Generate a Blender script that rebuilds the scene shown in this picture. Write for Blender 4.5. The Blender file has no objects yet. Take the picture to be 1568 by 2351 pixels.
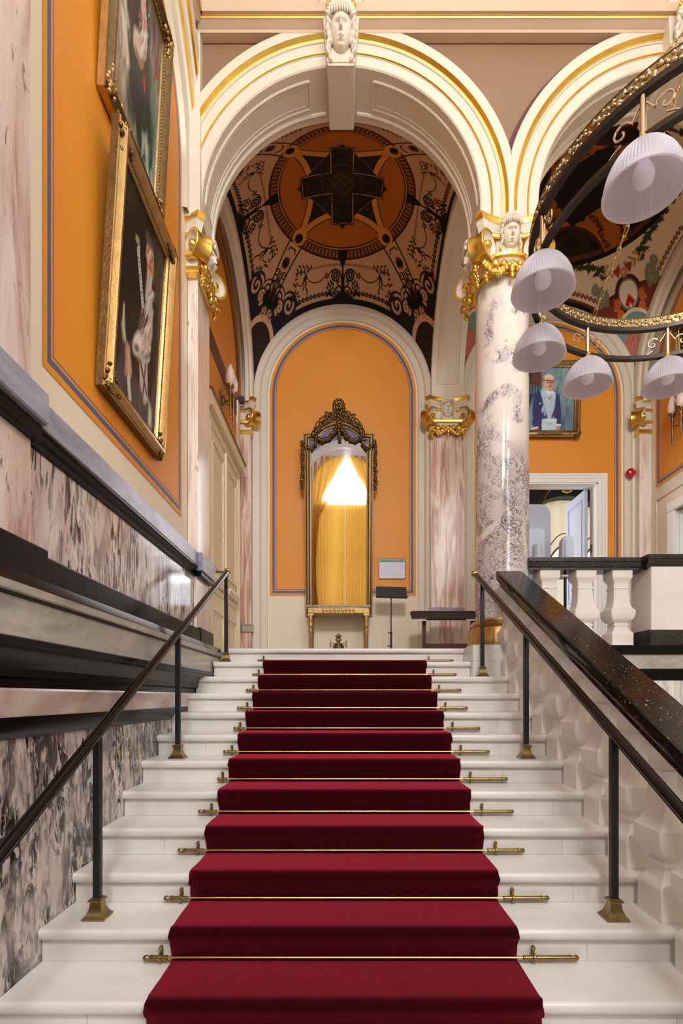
import bpy, math, random
import numpy as np
from mathutils import Vector, Matrix
random.seed(7)
rng = np.random.default_rng(7)
SC = bpy.context.scene
COL = SC.collection
PI = math.pi
F_PX, CX, CY, EYE = 1250.0, 793.0, 1600.0, 1.62      # focal length, principal point (1568x2351), eye height

def lin(c):
    c = c / 255.0
    return c / 12.92 if c <= 0.04045 else ((c + 0.055) / 1.055) ** 2.4
def rgb(r, g, b): return (lin(r), lin(g), lin(b), 1.0)

# ------------------------------------------------------------------ mesh builder
CLIP = []
class MB:
    def __init__(s): s.v = []; s.f = []; s.m = []
    def add(s, vs, fs, m=0):
        b = len(s.v)
        s.v.extend([tuple(map(float, p)) for p in vs])
        for f in fs:
            s.f.append(tuple(b + i for i in f)); s.m.append(m)
        return s
    def box(s, x0, x1, y0, y1, z0, z1, m=0, c=0.0):
        if c <= 0:
            vs = [(x, y, z) for z in (z0, z1) for y in (y0, y1) for x in (x0, x1)]
            return s.add(vs, [(0,2,3,1),(4,5,7,6),(0,1,5,4),(1,3,7,5),(3,2,6,7),(2,0,4,6)], m)
        c = min(c, (x1-x0)*.45, (y1-y0)*.45, (z1-z0)*.45)
        def ring(x0, x1, y0, y1, z): return [(x0+c,y0,z),(x1-c,y0,z),(x1,y0+c,z),(x1,y1-c,z),(x1-c,y1,z),(x0+c,y1,z),(x0,y1-c,z),(x0,y0+c,z)]
        R = [ring(x0+c,x1-c,y0+c,y1-c,z0), ring(x0,x1,y0,y1,z0+c), ring(x0,x1,y0,y1,z1-c), ring(x0+c,x1-c,y0+c,y1-c,z1)]
        return s.loft(R, m=m, caps=True)
    def loft(s, rings, m=0, caps=False, closed=True, mfun=None):
        n = len(rings[0]); b = len(s.v)
        for r in rings: s.v.extend([tuple(map(float, p)) for p in r])
        for i in range(len(rings)-1):
            mm = mfun(i) if mfun else m
            for j in range(n if closed else n-1):
                k = (j+1) % n
                s.f.append((b+i*n+j, b+i*n+k, b+(i+1)*n+k, b+(i+1)*n+j)); s.m.append(mm)
        if caps:
            s.f.append(tuple(b+j for j in reversed(range(n)))); s.m.append(mfun(0) if mfun else m)
            s.f.append(tuple(b+(len(rings)-1)*n+j for j in range(n))); s.m.append(mfun(len(rings)-2) if mfun else m)
        return s
    def lathe(s, prof, c=(0,0,0), axis='z', segs=24, m=0, mfun=None, caps=True, rmod=None):
        """prof: list of (radius, height)"""
        R = []
        for r, h in prof:
            ring = []
            for j in range(segs):
                a = 2*PI*j/segs
                rr = r*(rmod(a, h) if rmod else 1)
                x, y = rr*math.cos(a), rr*math.sin(a)
                if axis == 'z': p = (c[0]+x, c[1]+y, c[2]+h)
                elif axis == 'y': p = (c[0]+x, c[1]+h, c[2]+y)
                elif axis == 'x': p = (c[0]+h, c[1]+x, c[2]+y)
                else:
                    A, U, W = axis
                    p = tuple(c[i]+x*U[i]+y*W[i]+h*A[i] for i in range(3))
                ring.append(p)
            R.append(ring)
        return s.loft(R, m=m, mfun=mfun, caps=caps)
    def tube(s, path, r, segs=8, m=0, closed=False, caps=True):
        P = [Vector(p) for p in path]; n = len(P); R = []
        up0 = None
        for i in range(n):
            a = P[(i-1) % n] if (closed or i > 0) else P[i]
            b = P[(i+1) % n] if (closed or i < n-1) else P[i]
            t = (b-a)
            if t.length < 1e-9: t = Vector((0,0,1))
            t.normalize()
            if up0 is None:
                up0 = Vector((0,0,1)) if abs(t.z) < .9 else Vector((1,0,0))
            u = up0 - t*up0.dot(t)
            if u.length < 1e-5: u = t.orthogonal()
            u.normalize(); w = t.cross(u); up0 = u
            rr = r[i] if isinstance(r, (list, tuple)) else r
            R.append([P[i] + (u*math.cos(2*PI*j/segs) + w*math.sin(2*PI*j/segs))*rr for j in range(segs)])
        if closed: R.append(R[0])
        return s.loft(R, m=m, caps=caps and not closed)
    def blob(s, c, r, rot=None, m=0, n=8):
        rs = r if isinstance(r, (tuple, list)) else (r, r, r)
        M = rot if rot is not None else Matrix.Identity(3)
        R = []
        for i in range(n//2+1):
            th = PI*i/(n//2); z = -math.cos(th); q = max(math.sin(th), .02)
            ring = []
            for j in range(n):
                a = 2*PI*j/n
                p = M @ Vector((q*math.cos(a)*rs[0], q*math.sin(a)*rs[1], z*rs[2]))
                ring.append((c[0]+p.x, c[1]+p.y, c[2]+p.z))
            R.append(ring)
        return s.loft(R, m=m, caps=True)
    def prism(s, poly, a, b, axis='y', m=0):
        """poly 2D: axis 'y' -> (x,z) ; 'x' -> (y,z) ; 'z' -> (x,y)"""
        def P(p, h):
            return {'y': (p[0], h, p[1]), 'x': (h, p[0], p[1]), 'z': (p[0], p[1], h)}[axis]
        return s.loft([[P(p, a) for p in poly], [P(p, b) for p in poly]], m=m, caps=True)
    def xform(s, M):
        s.v = [tuple(M @ Vector(p)) for p in s.v]; return s
    def merge(s, o, off=(0,0,0), m=None):
        b = len(s.v); s.v.extend([(p[0]+off[0], p[1]+off[1], p[2]+off[2]) for p in o.v])
        s.f.extend([tuple(b+i for i in f) for f in o.f]); s.m.extend(o.m if m is None else [m]*len(o.m)); return s
    def mesh(s, name, mats, smooth=35, off=(0,0,0)):
        me = bpy.data.meshes.new(name)
        vs = [(p[0]-off[0], p[1]-off[1], p[2]-off[2]) for p in s.v] if any(off) else s.v
        me.from_pydata(vs, [], s.f)
        for m in (mats if isinstance(mats, (list, tuple)) else [mats]): me.materials.append(m)
        me.polygons.foreach_set('material_index', np.array(s.m, dtype=np.int32))
        me.validate(); me.update()
        import bmesh
        bm = bmesh.new(); bm.from_mesh(me)
        for co, no in CLIP:                                  # cut flush where the piece is built against a wall
            bmesh.ops.bisect_plane(bm, geom=bm.verts[:]+bm.edges[:]+bm.faces[:], plane_co=tuple(co[i]-off[i] for i in range(3)), plane_no=no, clear_outer=True)
        bmesh.ops.recalc_face_normals(bm, faces=bm.faces)
        bm.to_mesh(me); bm.free()
        if smooth:
            me.shade_smooth(); me.set_sharp_from_angle(angle=math.radians(smooth))
        return me
    def build(s, name, mats, parent=None, smooth=35, bevel=0, **kw):
        off = wloc(parent) if parent else (0,0,0)
        o = bpy.data.objects.new(name, s.mesh(name, mats, smooth, off))
        COL.objects.link(o)
        if parent: o.parent = parent
        if bevel:
            b = o.modifiers.new('bevel', 'BEVEL'); b.width = bevel; b.segments = 2; b.limit_method = 'ANGLE'; b.angle_limit = math.radians(40)
            b.harden_normals = False
        if kw: tag(o, **kw)
        return o

def wloc(o):
    v = Vector((0,0,0))
    while o is not None: v = v + o.location; o = o.parent
    return tuple(v)
def tag(o, label=None, cat=None, group=None, kind=None):
    if label: o['label'] = label
    if cat: o['category'] = cat
    if group: o['group'] = group
    if kind: o['kind'] = kind
    return o
def thing(name, loc, label, cat, group=None):
    o = bpy.data.objects.new(name, None); COL.objects.link(o); o.location = loc; o.empty_display_size = .1
    return tag(o, label, cat, group)
def struct(mb, name, mats, smooth=35, **kw): return mb.build(name, mats, None, smooth, kind='structure', **kw)
def copy_to(src, loc, parent=None, name=None):
    c = src.copy(); COL.objects.link(c); c.parent = parent; c.location = loc
    if name: c.name = name
    return c

# ------------------------------------------------------------------ materials
def mat_new(name):
    m = bpy.data.materials.new(name); m.use_nodes = True
    nt = m.node_tree; return m, nt, nt.nodes['Principled BSDF']
def plain(name, col, rough=.5, metal=0.0, spec=.5, sheen=None, noise=None, coat=0.0, bump=None):
    m, nt, b = mat_new(name)
    b.inputs['Base Color'].default_value = col
    b.inputs['Roughness'].default_value = rough; b.inputs['Metallic'].default_value = metal
    b.inputs['Specular IOR Level'].default_value = spec
    if coat: b.inputs['Coat Weight'].default_value = coat; b.inputs['Coat Roughness'].default_value = .08
    if sheen: b.inputs['Sheen Weight'].default_value = sheen[0]; b.inputs['Sheen Tint'].default_value = sheen[1]; b.inputs['Sheen Roughness'].default_value = sheen[2]
    if noise:                                   # (scale, amount) gentle tone variation of the paint itself
        tc = nt.nodes.new('ShaderNodeTexCoord'); n = nt.nodes.new('ShaderNodeTexNoise')
        n.inputs['Scale'].default_value = noise[0]; n.inputs['Detail'].default_value = 4
        r = nt.nodes.new('ShaderNodeMix'); r.data_type = 'RGBA'
        k = noise[1]
        r.inputs['A'].default_value = tuple(c*(1-k) for c in col[:3]) + (1,)
        r.inputs['B'].default_value = tuple(min(1, c*(1+k)) for c in col[:3]) + (1,)
        nt.links.new(tc.outputs['Object'], n.inputs['Vector']); nt.links.new(n.outputs['Fac'], r.inputs['Factor'])
        nt.links.new(r.outputs['Result'], b.inputs['Base Color'])
    if bump:
        tc = nt.nodes.new('ShaderNodeTexCoord'); n = nt.nodes.new('ShaderNodeTexNoise'); n.inputs['Scale'].default_value = bump[0]; n.inputs['Detail'].default_value = 3
        bp = nt.nodes.new('ShaderNodeBump'); bp.inputs['Strength'].default_value = bump[1]; bp.inputs['Distance'].default_value = .01
        nt.links.new(tc.outputs['Object'], n.inputs['Vector']); nt.links.new(n.outputs['Fac'], bp.inputs['Height']); nt.links.new(bp.outputs['Normal'], b.inputs['Normal'])
    return m
def ramp(nt, stops, interp='LINEAR'):
    r = nt.nodes.new('ShaderNodeValToRGB'); cr = r.color_ramp; cr.interpolation = interp
    while len(cr.elements) < len(stops): cr.elements.new(.5)
    for e, (p, c) in zip(cr.elements, stops): e.position = p; e.color = c
    return r
def marble(name, stops, scale=(3,3,3), rot=(0,0,0), detail=8, dist=1.2, rough=.18, veins=None, second=None, spec=.5, nrough=.6):
    """warped noise -> ramp; veins=(scale3, colour, lo, hi, distortion) adds dark streaks; second likewise"""
    m, nt, b = mat_new(name); L = nt.links.new
    tc = nt.nodes.new('ShaderNodeTexCoord')
    def layer(sc, rot, dist, detail, off=0, nrough=.6):
        mp = nt.nodes.new('ShaderNodeMapping'); mp.inputs['Scale'].default_value = sc; mp.inputs['Rotation'].default_value = rot
        mp.inputs['Location'].default_value = (off, off*.7, off*1.3)
        n = nt.nodes.new('ShaderNodeTexNoise'); n.inputs['Scale'].default_value = 1; n.inputs['Detail'].default_value = detail
        n.inputs['Distortion'].default_value = dist; n.inputs['Roughness'].default_value = nrough
        L(tc.outputs['Object'], mp.inputs['Vector']); L(mp.outputs['Vector'], n.inputs['Vector']); return n
    n = layer(scale, rot, dist, detail, 0, nrough); r = ramp(nt, stops); L(n.outputs['Fac'], r.inputs['Fac']); out = r.outputs['Color']
    for k, v in enumerate([veins, second]):
        if not v: continue
        sc, col, lo, hi, ds, rt = v
        nv = layer(sc, rt, ds, 9, 3.3 + 2*k, .62)
        rv = ramp(nt, [(lo, (0,0,0,1)), (hi, (1,1,1,1))]); L(nv.outputs['Fac'], rv.inputs['Fac'])
        # patchiness: veins gather in zones
        nz = layer(tuple(x*.28 for x in sc), rt, .6, 2, 7.1 + k); rz = ramp(nt, [(.34, (0,0,0,1)), (.56, (1,1,1,1))]); L(nz.outputs['Fac'], rz.inputs['Fac'])
        mu = nt.nodes.new('ShaderNodeMath'); mu.operation = 'MULTIPLY'; L(rv.outputs['Color'], mu.inputs[0]); L(rz.outputs['Color'], mu.inputs[1])
        mx = nt.nodes.new('ShaderNodeMix'); mx.data_type = 'RGBA'; L(mu.outputs[0], mx.inputs['Factor']); L(out, mx.inputs['A']); mx.inputs['B'].default_value = col
        out = mx.outputs['Result']
    L(out, b.inputs['Base Color']); b.inputs['Roughness'].default_value = rough; b.inputs['Specular IOR Level'].default_value = spec
    return m
def vcol(name, rough=.6, spec=.3, coat=0):
    m, nt, b = mat_new(name); a = nt.nodes.new('ShaderNodeVertexColor'); a.layer_name = 'paint'
    nt.links.new(a.outputs['Color'], b.inputs['Base Color']); b.inputs['Roughness'].default_value = rough; b.inputs['Specular IOR Level'].default_value = spec
    if coat: b.inputs['Coat Weight'].default_value = coat; b.inputs['Coat Roughness'].default_value = .15
    return m

M = {}
M['cream'] = plain('cream_paint', rgb(219,208,190), .45, noise=(1.3,.03))
M['cream2'] = plain('cream_wall_paint', rgb(236,223,202), .55, noise=(1.1,.03))
M['gold'] = plain('gold_leaf', (.86,.55,.13,1), .3, 1.0, noise=(9,.25))
M['goldframe'] = plain('gilt_frame', (.56,.35,.14,1), .34, .9, noise=(14,.35), bump=(60,.25))
M['darkgilt'] = plain('dark_gilt', (.17,.10,.035,1), .38, .85, noise=(18,.5), bump=(50,.35))
M['bronze'] = plain('bronze', (.28,.19,.10,1), .32, .95, noise=(20,.4))
M['brass'] = plain('brass', (.62,.42,.17,1), .25, 1.0, noise=(11,.3))
M['agedbrass'] = plain('aged_brass', (.30,.21,.085,1), .3, 1.0, noise=(23,.45))
M['champagne'] = plain('champagne_brass', (.62,.47,.32,1), .22, 1.0)
M['orange'] = plain('orange_wall_paint', rgb(226,146,40), .5, noise=(1.6,.05))
M['blue'] = plain('blue_line_paint', rgb(84,94,132), .55)
M['darkline'] = plain('dark_line_paint', rgb(46,44,62), .55)
M['brown'] = plain('brown_spandrel_paint', rgb(138,108,82), .5, noise=(2,.05), bump=(90,.1))
M['maroon'] = plain('maroon_line_paint', rgb(96,46,46), .5)
M['purplebrown'] = plain('purple_brown_band_paint', rgb(82,44,34), .5)
M['white_marble'] = marble('white_stair_marble', [(.3, rgb(214,210,205)), (.55, rgb(228,224,219)), (.8, rgb(238,234,229))], (1.2,2,2), dist=.8, rough=.28, detail=6)
M['baluster'] = marble('baluster_stone', [(.3, rgb(228,223,218)), (.7, rgb(238,235,231))], (3,3,3), dist=.6, rough=.35, detail=5)
M['black_marble'] = marble('black_fossil_marble', [(.3, rgb(18,16,16)), (.62, rgb(34,31,30)), (.8, rgb(58,52,48))], (2.5,2.5,2.5), rough=.13,
                           veins=((110,46,95), rgb(225,220,214),   .645, .672, .4, (.3,0,.2)), spec=.5)
M['black_band'] = marble('black_band_marble', [(.3, rgb(5,5,5)), (.65, rgb(14,13,13)), (.8, rgb(34,32,30))], (3,3,3), rough=.26, spec=.13)
M['gray_band'] = marble('grey_band_marble', [(.3, rgb(128,124,116)), (.5, rgb(170,166,156)), (.72, rgb(196,190,180))], (2,1.1,4), dist=1.4, rough=.22)
M['pink_band'] = marble('pinkish_band_marble', [(.3, rgb(150,128,122)), (.5, rgb(190,172,164)), (.72, rgb(214,203,194))], (3,1.6,3), rot=(.6,0,0), dist=1.6, rough=.22)
M['blue_cap'] = marble('blue_grey_cap_marble', [(.3, rgb(120,122,142)), (.55, rgb(160,162,182)), (.8, rgb(190,190,202))], (3,2,5), rot=(.5,0,0), dist=1.2, rough=.32, spec=.35)
M['veined'] = marble('breccia_wall_marble', [(.36, rgb(196,174,176)), (.5, rgb(222,212,206)), (.62, rgb(232,226,216)), (.75, rgb(190,186,178))], (1.6,2.2,.75), rot=(.12,0,0), dist=1.0, rough=.12,
                     veins=((9,17,3.6), rgb(24,24,28), .505, .55, 1.6, (.15,0,0)), second=((4,6,1.3), rgb(112,104,102), .48, .62, 1.8, (.1,0,0)))
M['veined_low'] = marble('dark_veined_wall_marble', [(.34, rgb(104,100,102)), (.45, rgb(196,184,180)), (.6, rgb(222,210,203)), (.74, rgb(158,150,152))], (3,5.5,2.2), rot=(-.55,0,0), dist=1.0, rough=.16,
                     veins=((10,21,8), rgb(16,16,18), .475, .535, 1.5, (-.6,0,0)), second=((4,7,2.6), rgb(74,72,76), .47, .6, 1.8, (-.5,0,0)))
M['pink_marble'] = marble('pink_pilaster_marble', [(.30, rgb(158,108,98)), (.46, rgb(206,168,154)), (.56, rgb(236,222,208)), (.72, rgb(214,182,166))], (12,12,.95), dist=.9, rough=.16, detail=7)
M['pale_marble'] = marble('pale_pilaster_marble', [(.32, rgb(204,176,162)), (.46, rgb(230,212,200)), (.62, rgb(240,230,222)), (.8, rgb(222,196,182))], (9,9,.8), dist=.8, rough=.16,
                     veins=((30,30,5), rgb(150,112,100), .64, .68, .6, (0,0,0)))
M['near_marble'] = marble('near_pilaster_marble', [(.32, rgb(176,138,132)), (.46, rgb(212,188,180)), (.62, rgb(226,214,208)), (.8, rgb(196,170,162))], (7,7,.9), dist=.9, rough=.18,
                     veins=((22,22,6), rgb(110,86,84), .6, .66, .8, (0,0,0)))
M['carpet'] = plain('crimson_velvet_carpet', rgb(44,1,8), .95, spec=.05, sheen=(1.0,(1.0,.075,.13,1),.42), noise=(5,.25), bump=(420,.4))
M['rail_wood'] = plain('black_lacquer_rail', (.008,.004,.003,1), .2, 0, .35)
M['black_iron'] = plain('black_iron', (.012,.012,.014,1), .4, .2)
M['black_satin'] = plain('black_satin', (.008,.008,.008,1), .55)
M['wood'] = plain('red_brown_wood', (.10,.03,.018,1), .3, noise=(8,.4))
M['door_cream'] = plain('door_cream_paint', rgb(232,216,186), .4)
M['door_blue'] = plain('pale_blue_door_paint', rgb(176,182,206), .4)
M['white'] = plain('white_paint', rgb(238,236,232), .45)
M['paper'] = plain('paper', rgb(222,222,240), .5)
M['green'] = plain('green_print', rgb(120,186,160), .6)
M['ink'] = plain('ink_print', rgb(30,76,74), .6)
M['red'] = plain('red_plastic', rgb(190,12,14), .18, coat=.5)
M['mirror'] = plain('mirror_glass', (.86,.86,.9,1), .015, 1.0)
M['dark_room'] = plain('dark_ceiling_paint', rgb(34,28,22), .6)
M['dispenser'] = plain('pale_blue_plastic', rgb(206,216,234), .35)
M['floor'] = marble('floor_stone', [(.3, rgb(196,190,182)), (.7, rgb(222,216,208))], (1,1,1), rough=.3)
M['canvas'] = vcol('oil_paint', .5, .35, .15)
M['fresco'] = vcol('fresco_paint', .7, .2)

def column_mat():
    m, nt, b = mat_new('mottled_column_marble'); L = nt.links.new
    tc = nt.nodes.new('ShaderNodeTexCoord'); sep = nt.nodes.new('ShaderNodeSeparateXYZ'); L(tc.outputs['Object'], sep.inputs[0])
    def noise(sc, det, dist, off=0, rg=.6, src=None):
        mp = nt.nodes.new('ShaderNodeMapping'); mp.inputs['Scale'].default_value = sc; mp.inputs['Location'].default_value = (off, off, off)
        n = nt.nodes.new('ShaderNodeTexNoise'); n.inputs['Scale'].default_value = 1; n.inputs['Detail'].default_value = det; n.inputs['Distortion'].default_value = dist; n.inputs['Roughness'].default_value = rg
        L(tc.outputs['Object'], mp.inputs[0]); L(mp.outputs[0], n.inputs['Vector']); return n
    base = noise((1.6,1.6,1.2), 5, 1.2); rb = ramp(nt, [(.34, rgb(218,196,190)), (.45, rgb(228,220,212)), (.58, rgb(226,222,210)), (.68, rgb(202,192,166)), (.78, rgb(214,190,186))]); L(base.outputs['Fac'], rb.inputs[0])
    # thin curly veins where a folded noise crosses its middle value
    v = noise((15,15,12), 8, 2.2, 4.0); s = nt.nodes.new('ShaderNodeMath'); s.operation = 'SUBTRACT'; L(v.outputs['Fac'], s.inputs[0]); s.inputs[1].default_value = .5
    ab = nt.nodes.new('ShaderNodeMath'); ab.operation = 'ABSOLUTE'; L(s.outputs[0], ab.inputs[0])
    wn = noise((5,5,4), 3, .5, 6.0); wr = nt.nodes.new('ShaderNodeMapRange'); L(wn.outputs['Fac'], wr.inputs[0]); wr.inputs[1].default_value = .36; wr.inputs[2].default_value = .64; wr.inputs[3].default_value = .15; wr.inputs[4].default_value = 2.2
    dv = nt.nodes.new('ShaderNodeMath'); dv.operation = 'DIVIDE'; L(ab.outputs[0], dv.inputs[0]); L(wr.outputs[0], dv.inputs[1]); ab = dv
    rv = ramp(nt, [(.0, (1,1,1,1)), (.014, (.7,.7,.7,1)), (.04, (0,0,0,1))]); L(ab.outputs[0], rv.inputs[0])
    # veins are dense low on the shaft, sparse above
    z = nt.nodes.new('ShaderNodeMapRange'); L(sep.outputs[2], z.inputs[0]); z.inputs[1].default_value = 1.5; z.inputs[2].default_value = 2.9; z.inputs[3].default_value = .525; z.inputs[4].default_value = .345
    zone = noise((2.4,2.4,1.5), 3, .8, 9.0); ad = nt.nodes.new('ShaderNodeMath'); ad.operation = 'ADD'; L(zone.outputs['Fac'], ad.inputs[0]); L(z.outputs[0], ad.inputs[1])
    rz = ramp(nt, [(.93, (0,0,0,1)), (1.0, (1,1,1,1))]); L(ad.outputs[0], rz.inputs[0])
    mu = nt.nodes.new('ShaderNodeMath'); mu.operation = 'MULTIPLY'; L(rv.outputs[0], mu.inputs[0]); L(rz.outputs[0], mu.inputs[1])
    vc = ramp(nt, [(.42, rgb(52,46,58)), (.6, rgb(70,62,78)), (.7, rgb(128,64,64))]); n2 = noise((3,3,3), 2, 0, 2.0); L(n2.outputs['Fac'], vc.inputs[0])
    # lilac cast between the dense veins
    mxa = nt.nodes.new('ShaderNodeMix'); mxa.data_type = 'RGBA'; f = nt.nodes.new('ShaderNodeMath'); f.operation = 'MULTIPLY'; L(rz.outputs[0], f.inputs[0]); f.inputs[1].default_value = .6
    L(f.outputs[0], mxa.inputs['Factor']); L(rb.outputs[0], mxa.inputs['A']); mxa.inputs['B'].default_value = rgb(204,194,204)
    mx = nt.nodes.new('ShaderNodeMix'); mx.data_type = 'RGBA'; L(mu.outputs[0], mx.inputs['Factor']); L(mxa.outputs['Result'], mx.inputs['A']); L(vc.outputs[0], mx.inputs['B'])
    L(mx.outputs['Result'], b.inputs['Base Color']); b.inputs['Roughness'].default_value = .1; b.inputs['Specular IOR Level'].default_value = .6
    return m
M['column'] = column_mat()

def shade_glass():
    m, nt, b = mat_new('ribbed_lamp_glass'); L = nt.links.new
    b.inputs['Base Color'].default_value = rgb(226,224,236); b.inputs['Roughness'].default_value = .12; b.inputs['Specular IOR Level'].default_value = .8
    tr = nt.nodes.new('ShaderNodeBsdfTranslucent'); tr.inputs[0].default_value = rgb(232,224,226)
    tp = nt.nodes.new('ShaderNodeBsdfTransparent'); tp.inputs[0].default_value = (.9,.88,.9,1)
    a = nt.nodes.new('ShaderNodeMixShader'); a.inputs[0].default_value = .45; L(b.outputs[0], a.inputs[1]); L(tr.outputs[0], a.inputs[2])
    c = nt.nodes.new('ShaderNodeMixShader'); c.inputs[0].default_value = .22; L(a.outputs[0], c.inputs[1]); L(tp.outputs[0], c.inputs[2])
    L(c.outputs[0], nt.nodes['Material Output'].inputs['Surface']); return m
M['shade'] = shade_glass()
M['bulb'] = plain('opal_bulb', rgb(238,235,246), .25, spec=.4)
def cloth(name, col, tw=.5):
    m, nt, b = mat_new(name); L = nt.links.new
    b.inputs['Base Color'].default_value = col; b.inputs['Roughness'].default_value = .8
    tr = nt.nodes.new('ShaderNodeBsdfTranslucent'); tr.inputs[0].default_value = col
    a = nt.nodes.new('ShaderNodeMixShader'); a.inputs[0].default_value = tw; L(b.outputs[0], a.inputs[1]); L(tr.outputs[0], a.inputs[2])
    L(a.outputs[0], nt.nodes['Material Output'].inputs['Surface']); return m
M['curtain'] = cloth('golden_curtain_cloth', rgb(204,156,66), .55)
M['blind'] = cloth('cream_blind_cloth', rgb(244,232,200), .75)
def emit(name, col, st):
    m = bpy.data.materials.new(name); m.use_nodes = True; nt = m.node_tree; nt.nodes.clear()
    e = nt.nodes.new('ShaderNodeEmission'); e.inputs[0].default_value = col; e.inputs[1].default_value = st
    o = nt.nodes.new('ShaderNodeOutputMaterial'); nt.links.new(e.outputs[0], o.inputs[0]); return m
M['daylight'] = emit('daylit_pane', (.95,.97,1,1), 2.4)
M['greenlamp'] = emit('green_lamp', (.2,.9,.7,1), 1.5)
M['pale_veined'] = marble('pale_grey_wall_marble', [(.35, rgb(200,196,190)), (.55, rgb(226,222,216)), (.75, rgb(206,202,198))], (5,3,1.2), rot=(0,.5,0), dist=1.6, rough=.2, veins=((14,6,3), rgb(150,148,146), .55, .63, 1.4, (0,.5,0)))

M['mirrorframe'] = plain('champagne_gilt_frame', rgb(196,168,124), .36, .55, noise=(16,.25))
M['oldgold'] = plain('old_gold', rgb(176,142,88), .36, .6, noise=(20,.3))

M['dark_bronze'] = plain('dark_brown_bronze', (.030,.016,.009,1), .34, .5, noise=(14,.4))
M['tan'] = plain('tan_cornice_paint', rgb(204,178,152), .5, noise=(1.2,.03))
# ------------------------------------------------------------------ dimensions read off the perspective
XC1, XC2, XCOL = -.04, 3.13, 1.545          # arch centres, column axis
R0, ZS, ZCAP = 1.31, 6.25, 6.12             # arch radius, spring line, top of capitals
YF, YB = 5.12, 5.62                         # front arcade: front and back face
YBW = 8.42                                  # back wall
XL, XLB, XR = -1.5, -1.6, 4.62              # left hall wall, left bay wall, right wall
ZL = 2.10                                   # landing
def NOSE(n): return 2.079 + .3*(n-3)

def arc_path(c, R, z0, zs, n=56):
    """(u,z) outline of a stilted semicircle from left foot to right foot, as a function of radius offset"""
    pts = [(c-R, z0)] if z0 < zs else []
    for i in range(n+1):
        a = PI - PI*i/n
        pts.append((c + R*math.cos(a), zs + R*math.sin(a)))
    if z0 < zs: pts.append((c+R, z0))
    return pts
def sweep_arch(mb, c, prof, z0, zs, place, clamp=(-99, 99), n=56):
    """prof: list of (radius, depth, material of the segment that follows)"""
    rings = []
    for R, d, m in prof:
        rings.append([place(min(max(u, clamp[0]), clamp[1]), d, z) for u, z in arc_path(c, R, z0, zs, n)])
    ms = [p[2] for p in prof]
    return mb.loft(rings, closed=False, mfun=lambda i: ms[i])
def PXZ(u, d, z): return (u, d, z)          # arches facing the stair
def PYZ(u, d, z): return (d, u, z)          # arches facing sideways

def arch_panel(mb, c, w, zb, zs, R, rings, place, depth, n=40, flat_top=None):
    """painted wall field: nested outlines, rings = [(offset, material)], last one filled"""
    def outl(o):
        if flat_top is not None:
            return [(c-w+o, zb+o), (c-w+o, flat_top-o), (c+w-o, flat_top-o), (c+w-o, zb+o)]
        return [(c-w+o, zb+o)] + [(c + (w-o)*math.cos(PI-PI*i/n), zs + (R-o)*math.sin(PI-PI*i/n)) for i in range(n+1)] + [(c+w-o, zb+o)]
    O = [[place(u, depth, z) for u, z in outl(o)] for o, _ in rings]
    for i in range(len(O)-1):
        k = len(O[i]); mb.add(O[i]+O[i+1], [(j, (j+1) % k, k+(j+1) % k, k+j) for j in range(k)], rings[i][1])
    mb.add(O[-1], [tuple(range(len(O[-1])))], rings[-1][1])
RINGS = [(0, 0), (.042, 1), (.078, 0), (.094, 1), (.104, 0)]

# ------------------------------------------------------------------ floors
b = MB(); b.box(XL-.2, XR+.2, -4.2, YB, -.12, 0); struct(b, 'floor', M['floor'])
b = MB(); b.box(-1.65, 1.17, 5.415, YBW+.1, 1.9, ZL-.002); b.box(1.17, XR, 5.06, YBW+.1, 2.016, ZL-.001); struct(b, 'floor.001', M['floor'])

# ------------------------------------------------------------------ arcade wall with its painted spandrels
YW = 5.15
b = MB()
def spandrel(c, x0, x1, R, n=48):
    top = []; bot = []
    for i in range(n+1):
        x = x0 + (x1-x0)*i/n
        dz = math.sqrt(max(R*R-(x-c)**2, 0))
        bot.append((x, YW, ZS+dz)); top.append((x, YW, 9.6))
    k = n+1
    b.add(bot+top, [(j, j+1, k+j+1, k+j) for j in range(n)], 0)
spandrel(XC1, -1.56, XCOL, 1.625); spandrel(XC2, XCOL, XR, 1.625)
b.box(-1.7, XR+.1, YB-.02, YB, 7.75, 9.6, 0)
b.box(-1.7, XR+.1, YW, YB, 9.5, 9.6, 0)
# maroon line under the cornice and along the edges of the arches
def bandarc(c, Ra, Rb, x0, x1, m, n=60):
    lo, hi = [], []
    for i in range(n+1):
        x = x0+(x1-x0)*i/n
        f = lambda R: math.sqrt(max(R*R-(x-c)**2, 0))
        lo.append((x, YW-.003, ZS+f(Ra))); hi.append((x, YW-.003, min(7.87, ZS+f(Rb))))
    k = n+1; b.add(lo+hi, [(j, j+1, k+j+1, k+j) for j in range(n)], m)
bandarc(XC2, 1.64, 1.70, XCOL, 2.6, 1); bandarc(XC1, 1.64, 1.665, -1.4, XCOL, 1)
b.box(-1.5, XR, YW-.004, YW-.001, 7.79, 7.87, 1)
struct(b, 'wall_arcade', [M['brown'], M['maroon']])

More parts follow.
